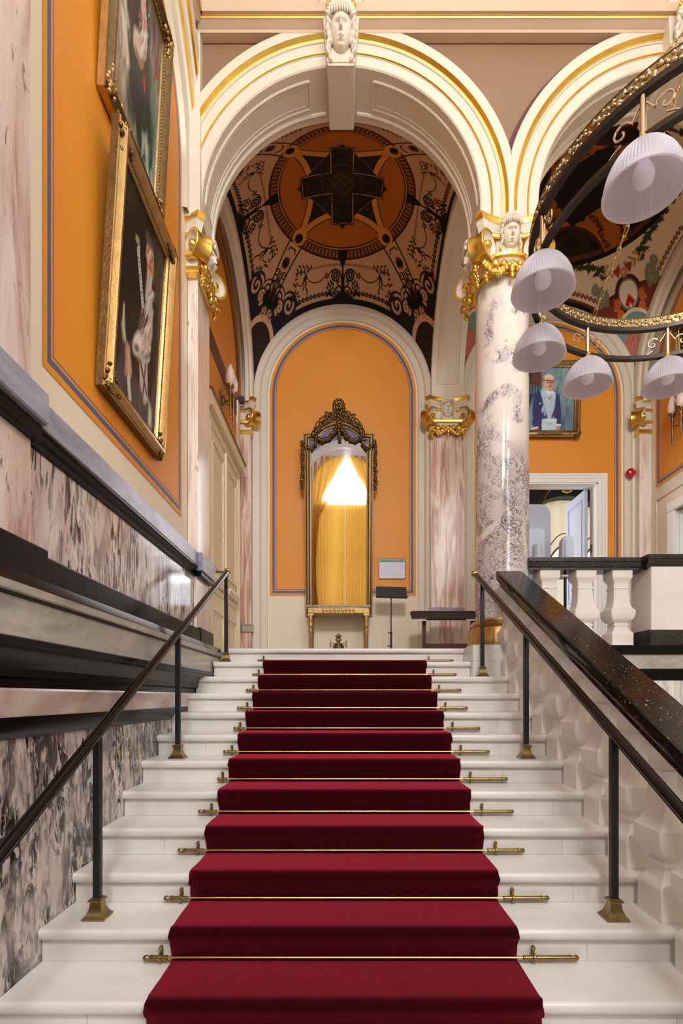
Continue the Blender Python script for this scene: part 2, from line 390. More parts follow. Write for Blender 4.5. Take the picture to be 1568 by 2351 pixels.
# ------------------------------------------------------------------ archivolts of the two front arches
def front_arch(name, c, clamp):
    b = MB()
    prof = [(R0+.06, YB+.02, 0), (R0, YB, 0), (R0, YF+.012, 0), (R0+.010, YF, 0), (R0+.095, YF, 0), (R0+.098, YF-.012, 1), (R0+.105, YF-.02, 1), (R0+.113, YF-.012, 1), (R0+.118, YF-.014, 0),
            (R0+.195, YF-.014, 0), (R0+.197, YF-.026, 0), (R0+.208, YF-.026, 0), (R0+.212, YF-.02, 1), (R0+.228, YF-.024, 1), (R0+.244, YF-.044, 1), (R0+.25, YF-.052, 1), (R0+.254, YF-.052, 0), (R0+.335, YF-.052, 0), (R0+.34, YF-.045, 0), (R0+.34, YW+.02, 0)]
    sweep_arch(b, c, prof, ZCAP-.02, ZS, PXZ, clamp, 64)
    # soffit panels: mouldings raised on the curved underside, either side of the keystone
    for s in (-1, 1):
        def P(a, y, d=0): return (c + s*(R0-d)*math.sin(a), y, ZS + (R0-d)*math.cos(a))
        a0, a1 = .24, 1.50
        for y, r in ((YF+.10, .013), (YB-.155, .013)):
            b.tube([P(a0+(a1-a0)*i/40, y) for i in range(41)], r, 6)
        for y, r in ((YF+.135, .007), (YB-.19, .007)):
            b.tube([P(a0+.03+(a1-a0-.06)*i/40, y) for i in range(41)], r, 5)
        for a in (a0, a1):
            b.tube([P(a, YF+.10), P(a, YB-.155)], .013, 6)
        b.tube([P(a0+.03, YF+.135), P(a0+.03, YB-.19)], .007, 5)
        b.tube([P(.12+(PI/2-.12)*i/40, YB-.085) for i in range(41)] + [(c+s*R0, YB-.085, ZCAP)], .02, 8)
        b.tube([P(.12+(PI/2-.12)*i/40, YB-.052) for i in range(41)] + [(c+s*R0, YB-.052, ZCAP)], .008, 6)
    struct(b, name, [M['cream'], M['gold']], 30)
front_arch('trim_1', XC1, (-1.372, XCOL)); front_arch('trim_2', XC2, (XCOL, 5))
# back side filler of the arcade above the columns (faces the bays)
b = MB()
for x0, x1 in ((1.265, 1.825),):
    b.box(x0+.01, x1-.01, YF+.03, YB, ZCAP-.02, 6.75)
struct(b, 'trim_3', M['cream'])

# ------------------------------------------------------------------ cornice
b = MB()
prof = [(YW, 7.80), (5.065, 7.80), (5.065, 7.828), (5.05, 7.832), (5.035, 7.842), (5.012, 7.85), (5.005, 7.853), (4.998, 7.853), (4.992, 7.862), (4.986, 7.862), (4.984, 7.872), (4.962, 7.872), (4.962, 7.90), (4.955, 8.5), (YW, 8.5)]
gold_seg = {7, 9}
b.loft([[(x, y, z) for x in (-1.372, XR)] for y, z in prof], closed=False, mfun=lambda i: 1 if i in gold_seg else 0)
# return of the cornice along the left wall
profL = [(-1.40+YW-y, z) for y, z in prof]
b.loft([[(x, y, z) for y in (-4, 5.0+(x+1.36))] for x, z in [(-1.42+(YW-y)*.6, z) for y, z in prof]], closed=False, mfun=lambda i: 1 if i in gold_seg else 0)
struct(b, 'trim_4', [M['tan'], M['gold']], 25)

# ------------------------------------------------------------------ left hall wall
b = MB()
b.box(-1.75, -1.345, -4, 5.40, 0, 1.45, 1)              # veined stone below
b.box(-1.75, -1.43, -4, 5.40, 1.45, 2.80, 2)            # veined stone above the base mouldings
b.box(-1.75, XL, -4, YF+.04, 2.80, 10.6, 0)
struct(b, 'wall_left', [M['cream2'], M['veined_low'], M['veined']], 0)
b = MB(); arch_panel(b, 3.83, 1.14, 3.26, 6.45, 1.14, RINGS, PYZ, XL+.004); struct(b, 'trim_5', [M['orange'], M['blue']], 0)
b = MB()
sweep_arch(b, 3.83, [(1.165, XL, 0), (1.175, -1.455, 0), (1.36, -1.45, 0), (1.365, -1.43, 0), (1.385, -1.425, 1), (1.40, -1.412, 1), (1.405, -1.405, 0), (1.50, -1.40, 0), (1.505, -1.388, 0), (1.53, -1.385, 1), (1.565, -1.37, 1), (1.57, -1.362, 0), (1.70, -1.36, 0), (1.70, XL, 0)], 6.12, 6.45, PYZ, (-9, 5.11))
struct(b, 'trim_6', [M['cream'], M['gold']], 25)
b = MB();  b.box(-1.62, -1.352, 5.066, YB-.004, 6.1, 9.0); struct(b, 'trim_7', M['cream'], 0)

# base mouldings of the left wall, running level behind the stair
bp = [(-1.345, 1.448, 0), (-1.338, 1.452, 0), (-1.322, 1.462, 0), (-1.308, 1.485, 0), (-1.303, 1.52, 0), (-1.303, 1.54, 1), (-1.298, 1.546, 1), (-1.298, 1.645, 1), (-1.304, 1.655, 0),
      (-1.325, 1.66, 0), (-1.325, 1.69, 0), (-1.30, 1.70, 0), (-1.30, 1.735, 0), (-1.285, 1.76, 0), (-1.265, 1.785, 0), (-1.24, 1.80, 0), (-1.24, 1.815, 0), (-1.232, 1.82, 0), (-1.232, 1.845, 0), (-1.25, 1.852, 2), (-1.25, 2.0, 0), (-1.238, 2.004, 0), (-1.238, 2.014, 2), (-1.23, 2.02, 2), (-1.228, 2.05, 0), (-1.236, 2.062, 0), (-1.25, 2.10, 0), (-1.36, 2.105, 0), (-1.36, 2.25, 0), (-1.372, 2.262, 0), (-1.44, 2.265, 0)]
b = MB(); b.loft([[(x, y, z) for y in (-4, 5.415)] for x, z, m in bp], closed=False, mfun=lambda i: bp[i][2])
b.add([(x, 5.415, z) for x, z, m in bp] + [(-1.6, 5.415, 2.265), (-1.6, 5.415, 1.448)], [tuple(range(len(bp)+2))], 0)
struct(b, 'baseboard_left', [M['black_band'], M['pink_band'], M['gray_band']], 30)
b = MB()
cp = [(-1.44, 2.755, 0), (-1.415, 2.762, 0), (-1.41, 2.785, 0), (-1.395, 2.795, 0), (-1.388, 2.82, 0), (-1.378, 2.828, 0), (-1.378, 2.84, 1), (-1.372, 2.845, 1), (-1.372, 2.965, 1), (-1.38, 2.975, 1), (-1.51, 2.98, 1)]
b.loft([[(x, y, z) for y in (-4, 5.14)] for x, z, m in cp], closed=False, mfun=lambda i: cp[i][2])
struct(b, 'trim_8', [M['black_band'], M['blue_cap']], 30)

# ------------------------------------------------------------------ bays: walls
b = MB()
b.box(XLB-.2, XLB, YB-.02, YBW+.2, ZL-.3, 10, 0)
b.box(XLB, XLB+.006, YB+.02, 8.14, 5.74, 5.98, 1)
n = 40                                                   # dark lines following the blind arch
for Ra, Rb in ((1.145, 1.18), (1.06, 1.10), (1.02, 1.032)):
    A = [(XLB+.004, 6.97+Ra*math.cos(PI*i/n), ZS+Ra*math.sin(PI*i/n)) for i in range(n+1)]; B = [(XLB+.004, 6.97+Rb*math.cos(PI*i/n), ZS+Rb*math.sin(PI*i/n)) for i in range(n+1)]
    b.add(A+B, [(j, j+1, n+2+j, n+1+j) for j in range(n)], 2)
b.box(XLB, XLB+.03, 7.98, 8.11, ZL, 5.97, 3)
b.box(XLB, XLB+.10, 8.03, 8.11, 5.98, 6.06, 2)
struct(b, 'wall_left.001', [M['orange'], M['purplebrown'], M['darkline'], M['cream2']], 0)
b = MB()
DX0, DX1, DZ = 2.37, 3.90, 4.93
b.box(XLB-.2, DX0, YBW, YBW+.22, ZL-.1, 9.4); b.box(DX1, XR+.2, YBW, YBW+.22, ZL-.1, 9.4); b.box(DX0, DX1, YBW, YBW+.22, DZ, 9.4)
struct(b, 'wall_back', M['cream2'], 0)
# painted fields of the back wall
b = MB(); arch_panel(b, XC1, 1.13, 3.18, 6.28, 1.13, RINGS, PXZ, YBW-.004); struct(b, 'trim_9', [M['orange'], M['blue']], 0)
b = MB()
ZD = 5.06
arch_panel(b, XC2, 1.13, ZD, 6.28, 1.13, RINGS, PXZ, YBW-.004)
b.box(XC2-1.02, XC2+1.02, YBW-.006, YBW-.0035, ZD+.001, ZD+.12, 0)
for s in (-1, 1):
    for u0, u1, m in ((0, .042, 0), (.042, .078, 1), (.078, .094, 0), (.094, .104, 1), (.104, .26, 0)):
        xa, xb = XC2+s*(1.13-u0), XC2+s*(1.13-u1)
        b.box(min(xa, xb), max(xa, xb), YBW-.0065, YBW-.003, 2.62, ZD+.15, m)
struct(b, 'trim_10', [M['orange'], M['blue']], 0)
# blind arches round them
def back_arch(name, c):
    b = MB(); sweep_arch(b, c, [(1.165, YBW, 0), (1.17, YBW-.03, 0), (1.255, YBW-.035, 0), (1.26, YBW-.05, 0), (1.275, YBW-.07, 0), (1.285, YBW-.075, 0), (1.385, YBW-.08, 0), (1.39, YBW+.1, 0)], ZL, ZS+.02, PXZ, (-1.6, 4.6))
    struct(b, name, M['cream'], 25)
back_arch('trim_11', XC1); back_arch('trim_12', XC2)
def side_arch(name, x0, s):
    b = MB(); sweep_arch(b, 6.97, [(1.185, x0, 0), (1.19, x0+s*.05, 0), (1.265, x0+s*.055, 0), (1.27, x0+s*.085, 0), (1.29, x0+s*.10, 0), (1.385, x0+s*.105, 0), (1.385, x0-s*.1, 0)], 6.06, ZS+.02, PYZ, (5.6, YBW))
    struct(b, name, M['cream'], 25)
side_arch('trim_13', XLB+.1, 1); side_arch('trim_14', XR-.1, -1)
# open arch between the two bays
b = MB()
x0, x1 = 1.30, 1.79
sweep_arch(b, 6.92, [(1.40, x0, 0), (1.305, x0, 0), (1.30, x0+.006, 0), (1.30, x1-.006, 0), (1.305, x1, 0), (1.40, x1, 0)], 6.1, ZS, PYZ)
for y, r in ((x0+.09, .011), (x1-.09, .011), (x0+.125, .006), (x1-.125, .006)):
    for s in (-1, 1):
        a0 = .2 if r > .01 else .24
        b.tube([(y, 6.92+s*1.30*math.sin(a0+(1.5-a0)*i/36), ZS+1.30*math.cos(a0+(1.5-a0)*i/36)) for i in range(37)], r, 6)
for s in (-1, 1):
    for a in (.2, 1.5):
        p = (6.92+s*1.30*math.sin(a), ZS+1.30*math.cos(a)); b.tube([(x0+.09, *p), (x1-.09, *p)], .011, 6)
struct(b, 'trim_15', M['cream'], 25)

# right wall with its painted field and doorway
RY0, RY1 = 5.9, 7.62
b = MB()
b.box(XR, XR+.2, YF, RY0+.3, 0, 10); b.box(XR, XR+.2, RY1, YBW+.2, 0, 10); b.box(XR, XR+.2, RY0+.3, RY1, 4.25, 10); b.box(XR, XR+.2, -4, YF, 0, 10)
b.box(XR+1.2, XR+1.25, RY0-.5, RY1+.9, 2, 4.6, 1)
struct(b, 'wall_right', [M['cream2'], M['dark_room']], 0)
b = MB(); arch_panel(b, 6.97, 1.13, 4.72, 6.28, 1.13, RINGS, lambda u, d, z: (d, u, z), XR-.004); struct(b, 'trim_16', [M['orange'], M['blue']], 0)
b = MB()
yy = 8.06
b.box(XR-.02, XR, 5.7, yy+.02, 4.52, 4.545, 0, .006); b.box(XR-.02, XR, yy, yy+.02, ZL, 4.545, 0, .006)
struct(b, 'trim_17', M['cream'], 30)
# ------------------------------------------------------------------ painted pictures: colour per vertex of a fine grid
class Paint:
    def __init__(s, X, Y, base):
        s.X, s.Y = X, Y; s.C = np.tile(np.array(base[:3], dtype=np.float64), (X.size, 1))
    def sub(s, x0, x1, y0, y1): return np.nonzero((s.X >= x0) & (s.X <= x1) & (s.Y >= y0) & (s.Y <= y1))[0]
    def put(s, idx, a, col):
        a = np.clip(a, 0, 1)[:, None]; s.C[idx] = s.C[idx]*(1-a) + np.array(col[:3])*a
    def mask(s, a, col): s.put(slice(None), np.asarray(a, dtype=np.float64), col)
    crisp = None
    def ell(s, cx, cy, rx, ry, col, rot=0, soft=.15, op=1):
        if s.crisp: soft = min(soft, s.crisp/min(rx, ry))
        r = max(rx, ry)*1.6; i = s.sub(cx-r, cx+r, cy-r, cy+r)
        x, y = s.X[i]-cx, s.Y[i]-cy; c, n = math.cos(rot), math.sin(rot)
        d = np.sqrt(((x*c+y*n)/rx)**2 + ((y*c-x*n)/ry)**2)
        s.put(i, (1+soft-d)/(2*soft)*op, col)
    def stroke(s, pts, w, col, soft=.35, op=1):
        P = np.array(pts, dtype=np.float64); ws = w if isinstance(w, (list, tuple)) else [w]*len(P); mw = max(ws)*1.6
        i = s.sub(P[:,0].min()-mw, P[:,0].max()+mw, P[:,1].min()-mw, P[:,1].max()+mw)
        if not len(i): return
        x, y = s.X[i], s.Y[i]; a = np.zeros(len(i))
        for k in range(len(P)-1):
            ax, ay = P[k]; dx, dy = P[k+1]-P[k]; L = dx*dx+dy*dy
            t = np.clip(((x-ax)*dx+(y-ay)*dy)/L, 0, 1) if L > 1e-12 else np.zeros(len(i))
            d = np.hypot(x-ax-t*dx, y-ay-t*dy); wk = ws[k]*(1-t)+ws[k+1]*t
            a = np.maximum(a, (1+soft-d/np.maximum(wk, 1e-6))/(2*soft))
        s.put(i, np.clip(a, 0, 1)*op, col)
    def poly(s, pts, col, soft=.004, op=1):
        P = np.array(pts, dtype=np.float64)
        i = s.sub(P[:,0].min()-soft*2, P[:,0].max()+soft*2, P[:,1].min()-soft*2, P[:,1].max()+soft*2)
        if not len(i): return
        x, y = s.X[i], s.Y[i]; ins = np.zeros(len(i), bool); dist = np.full(len(i), 9.0); n = len(P)
        for k in range(n):
            ax, ay = P[k]; bx, by = P[(k+1) % n]; dx, dy = bx-ax, by-ay; L = max(dx*dx+dy*dy, 1e-12)
            c = ((ay > y) != (by > y)); xi = ax + (y-ay)/(dy if abs(dy) > 1e-12 else 1e-12)*dx
            ins ^= c & (x < xi)
            t = np.clip(((x-ax)*dx+(y-ay)*dy)/L, 0, 1); dist = np.minimum(dist, np.hypot(x-ax-t*dx, y-ay-t*dy))
        sd = np.where(ins, dist, -dist)
        s.put(i, (sd/soft+1)/2*op, col)
    def blur_noise(s, n, sizes, cols, dirn=(0, 1), op=.35, seed=1, box=(0, 1, 0, 1)):
        """loose brush marks"""
        r = random.Random(seed)
        for _ in range(n):
            x, y = r.uniform(box[0], box[1]), r.uniform(box[2], box[3]); L = r.uniform(*sizes); w = L*r.uniform(.12, .3)
            dx, dy = dirn[0]+r.uniform(-.4, .4), dirn[1]+r.uniform(-.3, .3)
            s.stroke([(x-dx*L/2, y-dy*L/2), (x+dx*L/2, y+dy*L/2)], [w*.5, w], r.choice(cols), .8, op*r.uniform(.5, 1))
def spiral(cx, cy, r, turns, a0, ccw=1, n=26):
    return [(cx + r*(1-t*.86)*math.cos(a0+ccw*t*turns*2*PI), cy + r*(1-t*.86)*math.sin(a0+ccw*t*turns*2*PI)) for t in [i/(n-1) for i in range(n)]]
def grid_mesh(name, P, nu, nv, C, mat, parent=None, thick=0):
    """P: (nu*nv,3) points, row-major with u fastest"""
    off = np.array(wloc(parent)) if parent else np.zeros(3)
    me = bpy.data.meshes.new(name)
    i = np.arange((nv-1)*nu).reshape(nv-1, nu)[:, :-1].ravel()
    q = np.stack([i, i+1, i+1+nu, i+nu], 1).astype(np.int32)
    me.vertices.add(len(P)); me.vertices.foreach_set('co', (P-off).astype(np.float32).ravel())
    me.loops.add(q.size); me.loops.foreach_set('vertex_index', q.ravel())
    me.polygons.add(len(q)); me.polygons.foreach_set('loop_start', (np.arange(len(q))*4).astype(np.int32)); me.polygons.foreach_set('loop_total', np.full(len(q), 4, dtype=np.int32))
    me.update(calc_edges=True)
    at = me.color_attributes.new('paint', 'FLOAT_COLOR', 'POINT')
    at.data.foreach_set('color', np.concatenate([C, np.ones((len(C), 1))], 1).astype(np.float32).ravel())
    me.materials.append(mat); me.shade_smooth()
    o = bpy.data.objects.new(name, me); COL.objects.link(o)
    if parent: o.parent = parent
    return o
def paint_grid(nu, nv):
    u, v = np.meshgrid(np.linspace(0, 1, nu), np.linspace(0, 1, nv)); return u.ravel(), v.ravel()

# ------------------------------------------------------------------ painted sail vaults
def vault(name, cx, cy, a, N, variant):
    Rs = a*math.sqrt(2)
    u, v = np.meshgrid(np.linspace(-1, 1, N), np.linspace(-1, 1, N)); u = u.ravel(); v = v.ravel()
    z = np.sqrt(np.maximum(Rs*Rs - (u*a)**2 - (v*a)**2, 0))
    P = np.stack([cx+u*a, cy+v*a, ZS+.02+z], 1)
    p = np.maximum(np.abs(u), np.abs(v)); q = np.minimum(np.abs(u), np.abs(v)); r = np.hypot(u, v)
    th = np.arctan2(q, p)
    K = Paint(p, q, (0,0,0)); K.crisp = .0045
    ochre, orange, dark, black, beige, brick = rgb(206,140,66), rgb(172,98,30), rgb(34,30,36), rgb(20,19,20), rgb(198,158,122), rgb(92,44,36)
    if variant: beige, ochre = rgb(226,206,172), rgb(150,84,34)
    K.mask(np.ones(p.size), beige)
    def st(pts, w, c=black, **k): K.stroke(pts, w, c, **k)
    def leaf(x, y, s, c=black, a0=0.0):
        for k in range(5):
            a = a0 + (k-2)*.75; K.ell(x+s*.6*math.cos(a), y+s*.6*math.sin(a), s*.55, s*.24, c, a, .25)
    if not variant:
        # border against the arches and dark corners of the pendentives
        K.mask((p-.958)/.004, black); K.mask(((p-.955)/.006)*0, black)
        for k in range(15):                               # running scroll
            y = .05+k*.043
            if y < .66: st(spiral(.915, y, .02, .9, -1.5, 1, 10), .0065)
        K.mask((.968-p)/.004*(p > .93)*0, beige)
        corner = (p+q-1.52)/.006; K.mask(corner*(1), dark)
        K.mask(np.where(p+q > 1.50, 1, 0)*(np.abs(np.hypot(p-1, q-1)-.205) < .018), rgb(214,168,138))
        K.mask(np.where(np.hypot(p-1, q-1) < .185, 1, 0), rgb(46,38,30))
        # scrolled edge of the dark corner
        for (x, y, rr, a0, cw) in ((.90, .60, .075, 2.2, 1), (.80, .70, .06, -.8, -1), (.87, .70, .045, 1.0, 1)):
            K.ell(x, y, rr*1.25, rr*1.25, dark); st(spiral(x, y, rr, 1.5, a0, cw), .0095, beige)
        st([(.93,.5),(.89,.53),(.86,.56)], .014, dark); st(spiral(.86,.80,.035,1.2,0,1), .008, beige); st(spiral(.80,.84,.03,1.2,2,-1), .007, beige)
        K.ell(.80, .76, .05, .07, black, .8)
        # ribs on the diagonals
        for o in (.052,): st([(.47+o, .47-o), (.82+o*.7, .82-o*.7)], .007)
        K.ell(.60, .588, .045, .03, brick, .78); K.ell(.60, .592, .022, .024, black); st([(.66,.63),(.72,.69),(.79,.75)], .008, brick); st([(.645,.645),(.70,.70),(.78,.78)], .006)
        st([(.64,.66),(.70,.69),(.74,.66),(.78,.70)], .006); K.ell(.70,.675,.018,.012,brick,.7); st(spiral(.68,.62,.03,1,.4,1), .005); st([(.50,.52),(.53,.49),(.56,.50)], .006)
        # candelabrum plant in the middle of each side
        K.ell(.965, 0, .04, .12, black); st([(.94,0),(.88,0),(.80,0),(.74,0)], [.034,.022,.014,.006]); st([(.90,.0),(.875,.045),(.90,.085),(.93,.10)], .008); st([(.94,.12),(.92,.15),(.935,.18)], .012)
        st(spiral(.80, .075, .048, 1.9, 2.9, -1, 44), .0085); st([(.85,.01),(.80,.02),(.765,.04),(.752,.075)], .007); st([(.752,.08),(.76,.12),(.785,.15)], .005)
        st(spiral(.795, .165, .024, 1.4, 2.8, -1), .005); st(spiral(.845, .05, .02, 1.1, .3, 1), .006)
        for (x, y) in ((.86,.10),(.875,.13),(.895,.11),(.855,.15),(.885,.165),(.84,.125),(.905,.145)): leaf(x, y, .017, black, x*31)
        # garland of berries and ivy
        g = [(.795,.19),(.815,.22),(.83,.27),(.825,.32),(.805,.36),(.775,.385),(.75,.395)]
        for k in range(54):
            t = k/53*(len(g)-1); i = min(int(t), len(g)-2); f = t-i
            K.ell(g[i][0]*(1-f)+g[i+1][0]*f, g[i][1]*(1-f)+g[i+1][1]*f, .0048, .0048, rgb(50,40,34))
        for k in range(40):
            t = k/39; K.ell(.75+.05*math.sin(t*PI)+.03*t, .40+.10*t, .0045, .0045, rgb(50,40,34))
        st([(.755,.395),(.79,.405),(.815,.395),(.84,.405),(.87,.39),(.89,.395)], .006); st([(.76,.40),(.79,.425),(.82,.42),(.85,.435)], .0055); st(spiral(.775,.40,.02,1.2,0,1), .006)
        st([(.75,.395),(.72,.42),(.715,.46),(.73,.50)], .005)
        for (x, y) in ((.705,.33),(.72,.355),(.69,.37),(.715,.40),(.735,.37),(.68,.41),(.70,.44),(.735,.44),(.665,.45),(.69,.475),(.72,.485),(.76,.50),(.80,.515),(.85,.50),(.875,.485),(.835,.52),(.88,.52),(.79,.53)): leaf(x, y, .0155, rgb(40,34,30), x*29)
        for k in range(18): st(spiral(.715+.003*(k % 2), .015+k*.021, .0095, .8, 0, 1, 8), .0032, rgb(96,70,52))
        # ring
        ring = (r < .685); K.mask(ring, black); K.mask((r < .675) & (r > .60), brick)
        m = (np.floor(th/(PI/4)*13) % 1 == 0); fr = (th/(PI/4)*13) % 1.0
        K.mask(((r < .665) & (r > .612) & (np.abs(fr-.5) < .16)), rgb(168,104,54)); K.mask(((r < .665) & (r > .648) & (fr < .66) & (fr > .34)), rgb(168,104,54))
        K.mask((r < .600), ochre); K.mask((r < .592), dark); K.mask((r < .580), orange)
        K.poly([(.60,0),(.60,.055),(.66,.045),(.72,.02),(.755,.0),(.755,-.05),(.60,-.05)], black)
        dc = np.hypot(p-1.03, q)
        K.mask((dc > .703)*(r < .592), black); K.mask((dc > .711)*(r < .60), ochre); K.mask((dc > .762)*(r < .60), black); K.mask((dc > .769)*(r < .60), dark)
        # slots of vine in the dark spandrels
        K.mask((dc > .785)*(r < .56)*((np.sin(u*60)*np.sin(v*60)) > .55), rgb(58,52,48))
        # central cross and rosette
        K.mask((r < .300), rgb(120,84,48)); K.mask(((p+q) < .432) | (r < .285), rgb(120,84,48)); K.mask((((p+q) < .421) | (r < .28)), rgb(30,25,28))
        K.mask((p < .388)*(q < .114), black); K.mask((p < .378)*(q < .105), rgb(190,134,80)); K.mask((p < .371)*(q < .098), rgb(30,25,28))
        pat = np.sin(r*70)*np.sin(np.arctan2(v, u)*16)
        K.mask((pat > .45)*(r < .26)*.8, rgb(56,38,32)); K.mask((r < .19)*(r > .182), rgb(70,52,40)); K.mask((r < .125), rgb(52,40,28)); K.mask((r < .11)*(np.sin(u*75)*np.sin(v*75) > .3), rgb(70,54,36))
        K.mask((p > .28)*(p < .39)*(q < .09)*(np.sin(p*80)*np.sin(q*80) > .4), rgb(56,38,32))
        # nodes on the diagonals
        K.ell(.435, .435, .072, .072, ochre); K.ell(.445, .445, .04, .04, black)
    else:
        K.mask((p-.95)/.004, rgb(112,44,36)); K.mask((p-.968)/.006, black)
        for k in range(16):
            y = .1+k*.045
            if y < .62: st(spiral(.91, y, .02, .9, -1.5, 1, 10), .007, rgb(120,60,44))
        K.mask((p+q-1.44)/.004, rgb(96,34,28)); K.mask((p+q-1.475)/.004, rgb(120,54,36))
        K.ell(.75, .75, .13, .13, rgb(70,30,26)); K.ell(.75, .75, .10, .10, rgb(120,110,96)); K.ell(.75, .75, .085, .085, rgb(236,228,212))
        K.poly([(.75,.75),(.83,.755),(.82,.80),(.79,.79),(.78,.82),(.755,.83)], rgb(190,30,30))
        for (x, y) in ((.86,.68),(.90,.74)): st(spiral(x, y, .035, 1.2, 0, 1), .012, rgb(200,110,50))
        d = np.hypot(p-1, q-1)
        K.mask((d < .26), rgb(232,214,180)); K.mask((d < .24)*(d > .16), rgb(120,146,146)); K.mask((d < .16), rgb(196,128,108)); K.mask((d < .16)*(np.sin(np.arctan2(1-q+1e-6, 1-p+1e-6)*44) > .6), rgb(130,66,54)); K.mask((d < .05), rgb(130,40,36))
        st(spiral(.87, .52, .06, 1.3, 0, 1), .02, rgb(126,130,110)); st([(.86,.45),(.82,.50),(.84,.57),(.90,.60)], .014, rgb(126,130,110)); st(spiral(.84, .44, .04, 1.1, 1, -1), .014, rgb(126,130,110))
        for k in range(5): st([(.60+.02*k, .62-.05*k+.01), (.66+.02*k, .62-.05*k), (.67+.02*k, .66-.05*k)], .012, rgb(176,126,92))
        K.poly([(.62,.60),(.68,.54),(.70,.62)], rgb(150,60,44))
        for k in range(26): leaf(.74-.012*(k % 5), .05+k*.017, .03, rgb(54,58,40), k)
        K.mask((r < .74), black); K.mask((r < .70)*(r > .66), brick); K.mask((r < .66), rgb(40,26,18)); K.mask((r < .64)*(np.sin(u*26)*np.sin(v*26) > .2), rgb(20,16,14))
        dc = np.hypot(p-.98, q); K.mask((dc > .55)*(r < .70), rgb(70,30,20)); K.mask((dc > .58)*(r < .70), orange); K.mask((dc > .60)*(r < .70), rgb(160,88,34)); K.mask((dc > .78)*(r < .62), black)
        K.mask((p+q < .42), black); K.mask((p < .36)*(q < .1), black)
        for k in range(8): leaf(.30+.03*k, .16+.035*k, .03, rgb(74,32,22), k)
    o = grid_mesh(name, P, N, N, K.C, M['fresco']); o['kind'] = 'structure'
    return o
vault('ceiling', XC1, 6.97, 1.365, 760, 0)
vault('ceiling.001', XC2, 6.97, 1.365, 560, 1)
# ------------------------------------------------------------------ marble stair: one tread and one riser per step
ORD = ['lowest','second','third','fourth','fifth','sixth','seventh','eighth','ninth','tenth','eleventh']
stair = thing('staircase', (0, .9, 0), 'broad white marble staircase rising to the landing between the panelled wall and the balustrade', 'staircase')
for n in range(1, 15):
    y = NOSE(n); z = .15*n
    xl = -1.343 if n <= 10 else (-1.32 if n <= 12 else -1.232); xr = 1.66 if n <= 12 else 1.170
    yb = NOSE(n+1)+.06 if n < 14 else 5.43
    pieces = [(xl, xr, yb)] if n != 12 else [(xl, 1.168, yb), (1.1681, xr, 4.997)]
    b = MB()                                             # tread slab with a rounded nosing
    for xa, xz, ye in pieces:
        b.prism([(y+.010, z-.048), (y+.003, z-.044), (y, z-.030), (y-.002, z-.018), (y+.002, z-.006), (y+.010, z-.0005), (y+.02, z), (ye, z), (ye, z-.048)], xa, xz, 'x')
    b.build('tread', M['white_marble'], stair, 50)
    b = MB(); js = [xl, -1.0+.23*((n*7) % 3), 1.02+.07*((n*5) % 4) + .03*(12-n)*.2, xr] if n < 13 else [xl, -.9, xr]
    for xa, xz, ye in pieces: b.box(xa, xz, y+.034, ye-.002, max(0, z-.40), z-.048)
    for i in range(len(js)-1): b.box(js[i]+.001, js[i+1]-.001, y+.03, y+.04, z-.149, z-.048)
    b.build('riser', M['white_marble'], stair, 0)

# velvet runner
rr = random.Random(4)
b = MB(); t = .013; pth = []
for n in range(2, 14):
    y, z = NOSE(n), .15*n
    pth += [(y+.03-t, z-.15+t, n), (y+.026-t, z-.10, n), (y+.016-t, z-.055, n), (y-t, z-.040, n), (y-t-.003, z-.016, n), (y-t+.004, z+.004, n), (y+.008, z+t, n), (y+.03, z+t+.001, n), (y+.16, z+t, n), (y+.29, z+t, n)]
rings = []
for k, (y, z, n) in enumerate(pth):
    wl = -.768+rr.uniform(-.004, .004); wr = .757+rr.uniform(-.004, .004)
    xs = [wl, wl+.004] + [wl+(wr-wl)*i/24 for i in range(1, 24)] + [wr-.004, wr]
    zz = [-.010, 0] + [0]*23 + [0, -.010]
    rings.append([(x, y+(0.008 if d and z % .15 < .12 else 0), z+d) for x, d in zip(xs, zz)])
b.loft(rings, closed=False)
b.build('carpet_runner', M['carpet'], None, 60, label='crimson velvet carpet runner laid down the middle of the white marble stair', cat='carpet')

# stair rods
def stair_rod(n, xa, xb, label):
    y, z = NOSE(n+1)+.03-t-.015, .15*n+t+.016
    o = thing('stair_rod', ((xa+xb)/2, y, z), label, 'stair rod', 'brass stair rods across the red runner')
    b = MB(); b.lathe([(.0085, -.782), (.0085, .782)], (0, y, z), 'x', 12); b.build('rod', M['brass'], o)
    for s, xe in ((-1, xa), (1, xb)):
        xi = -.775 if s < 0 else .775
        L = abs(xe-xi)
        b = MB(); b.lathe([(.0085, 0), (.0115, .004), (.0115, L-.034), (.0135, L-.032), (.0135, L-.024), (.008, L-.020), (.009, L-.016), (.0135, L-.006), (.011, L+.004), (.003, L+.010)], (xi, y, z), ((s,0,0),(0,1,0),(0,0,1)), 12)
        b.build('finial', M['agedbrass'], o)
        xb_ = xi + s*.035 if s < 0 else xi+.05
        b = MB(); b.box(xb_-.008, xb_+.008, y+.008, y+.020, z-.024, z+.048, 0, .004); b.lathe([(.014, -.007), (.0165, -.004), (.0165, .004), (.014, .007)], (xb_, y, z), 'x', 12)
        b.lathe([(.0085, -.005), (.0085, .005)], (xb_, y+.006, z+.04), 'y', 10); b.lathe([(.007, -.005), (.007, .005)], (xb_, y+.004, z-.02), 'y', 10)
        b.build('bracket', M['agedbrass'], o)
    return o
RX = {3: (-.877, 1.012), 4: (-.885, .995), 5: (-.91, .973), 6: (-.879, 1.006), 7: (-.835, 1.06), 8: (-.863, 1.02), 9: (-.852, 1.027), 10: (-.884, 1.0), 11: (-.866, 1.01), 12: (-.86, 1.03), 13: (-.86, 1.06)}
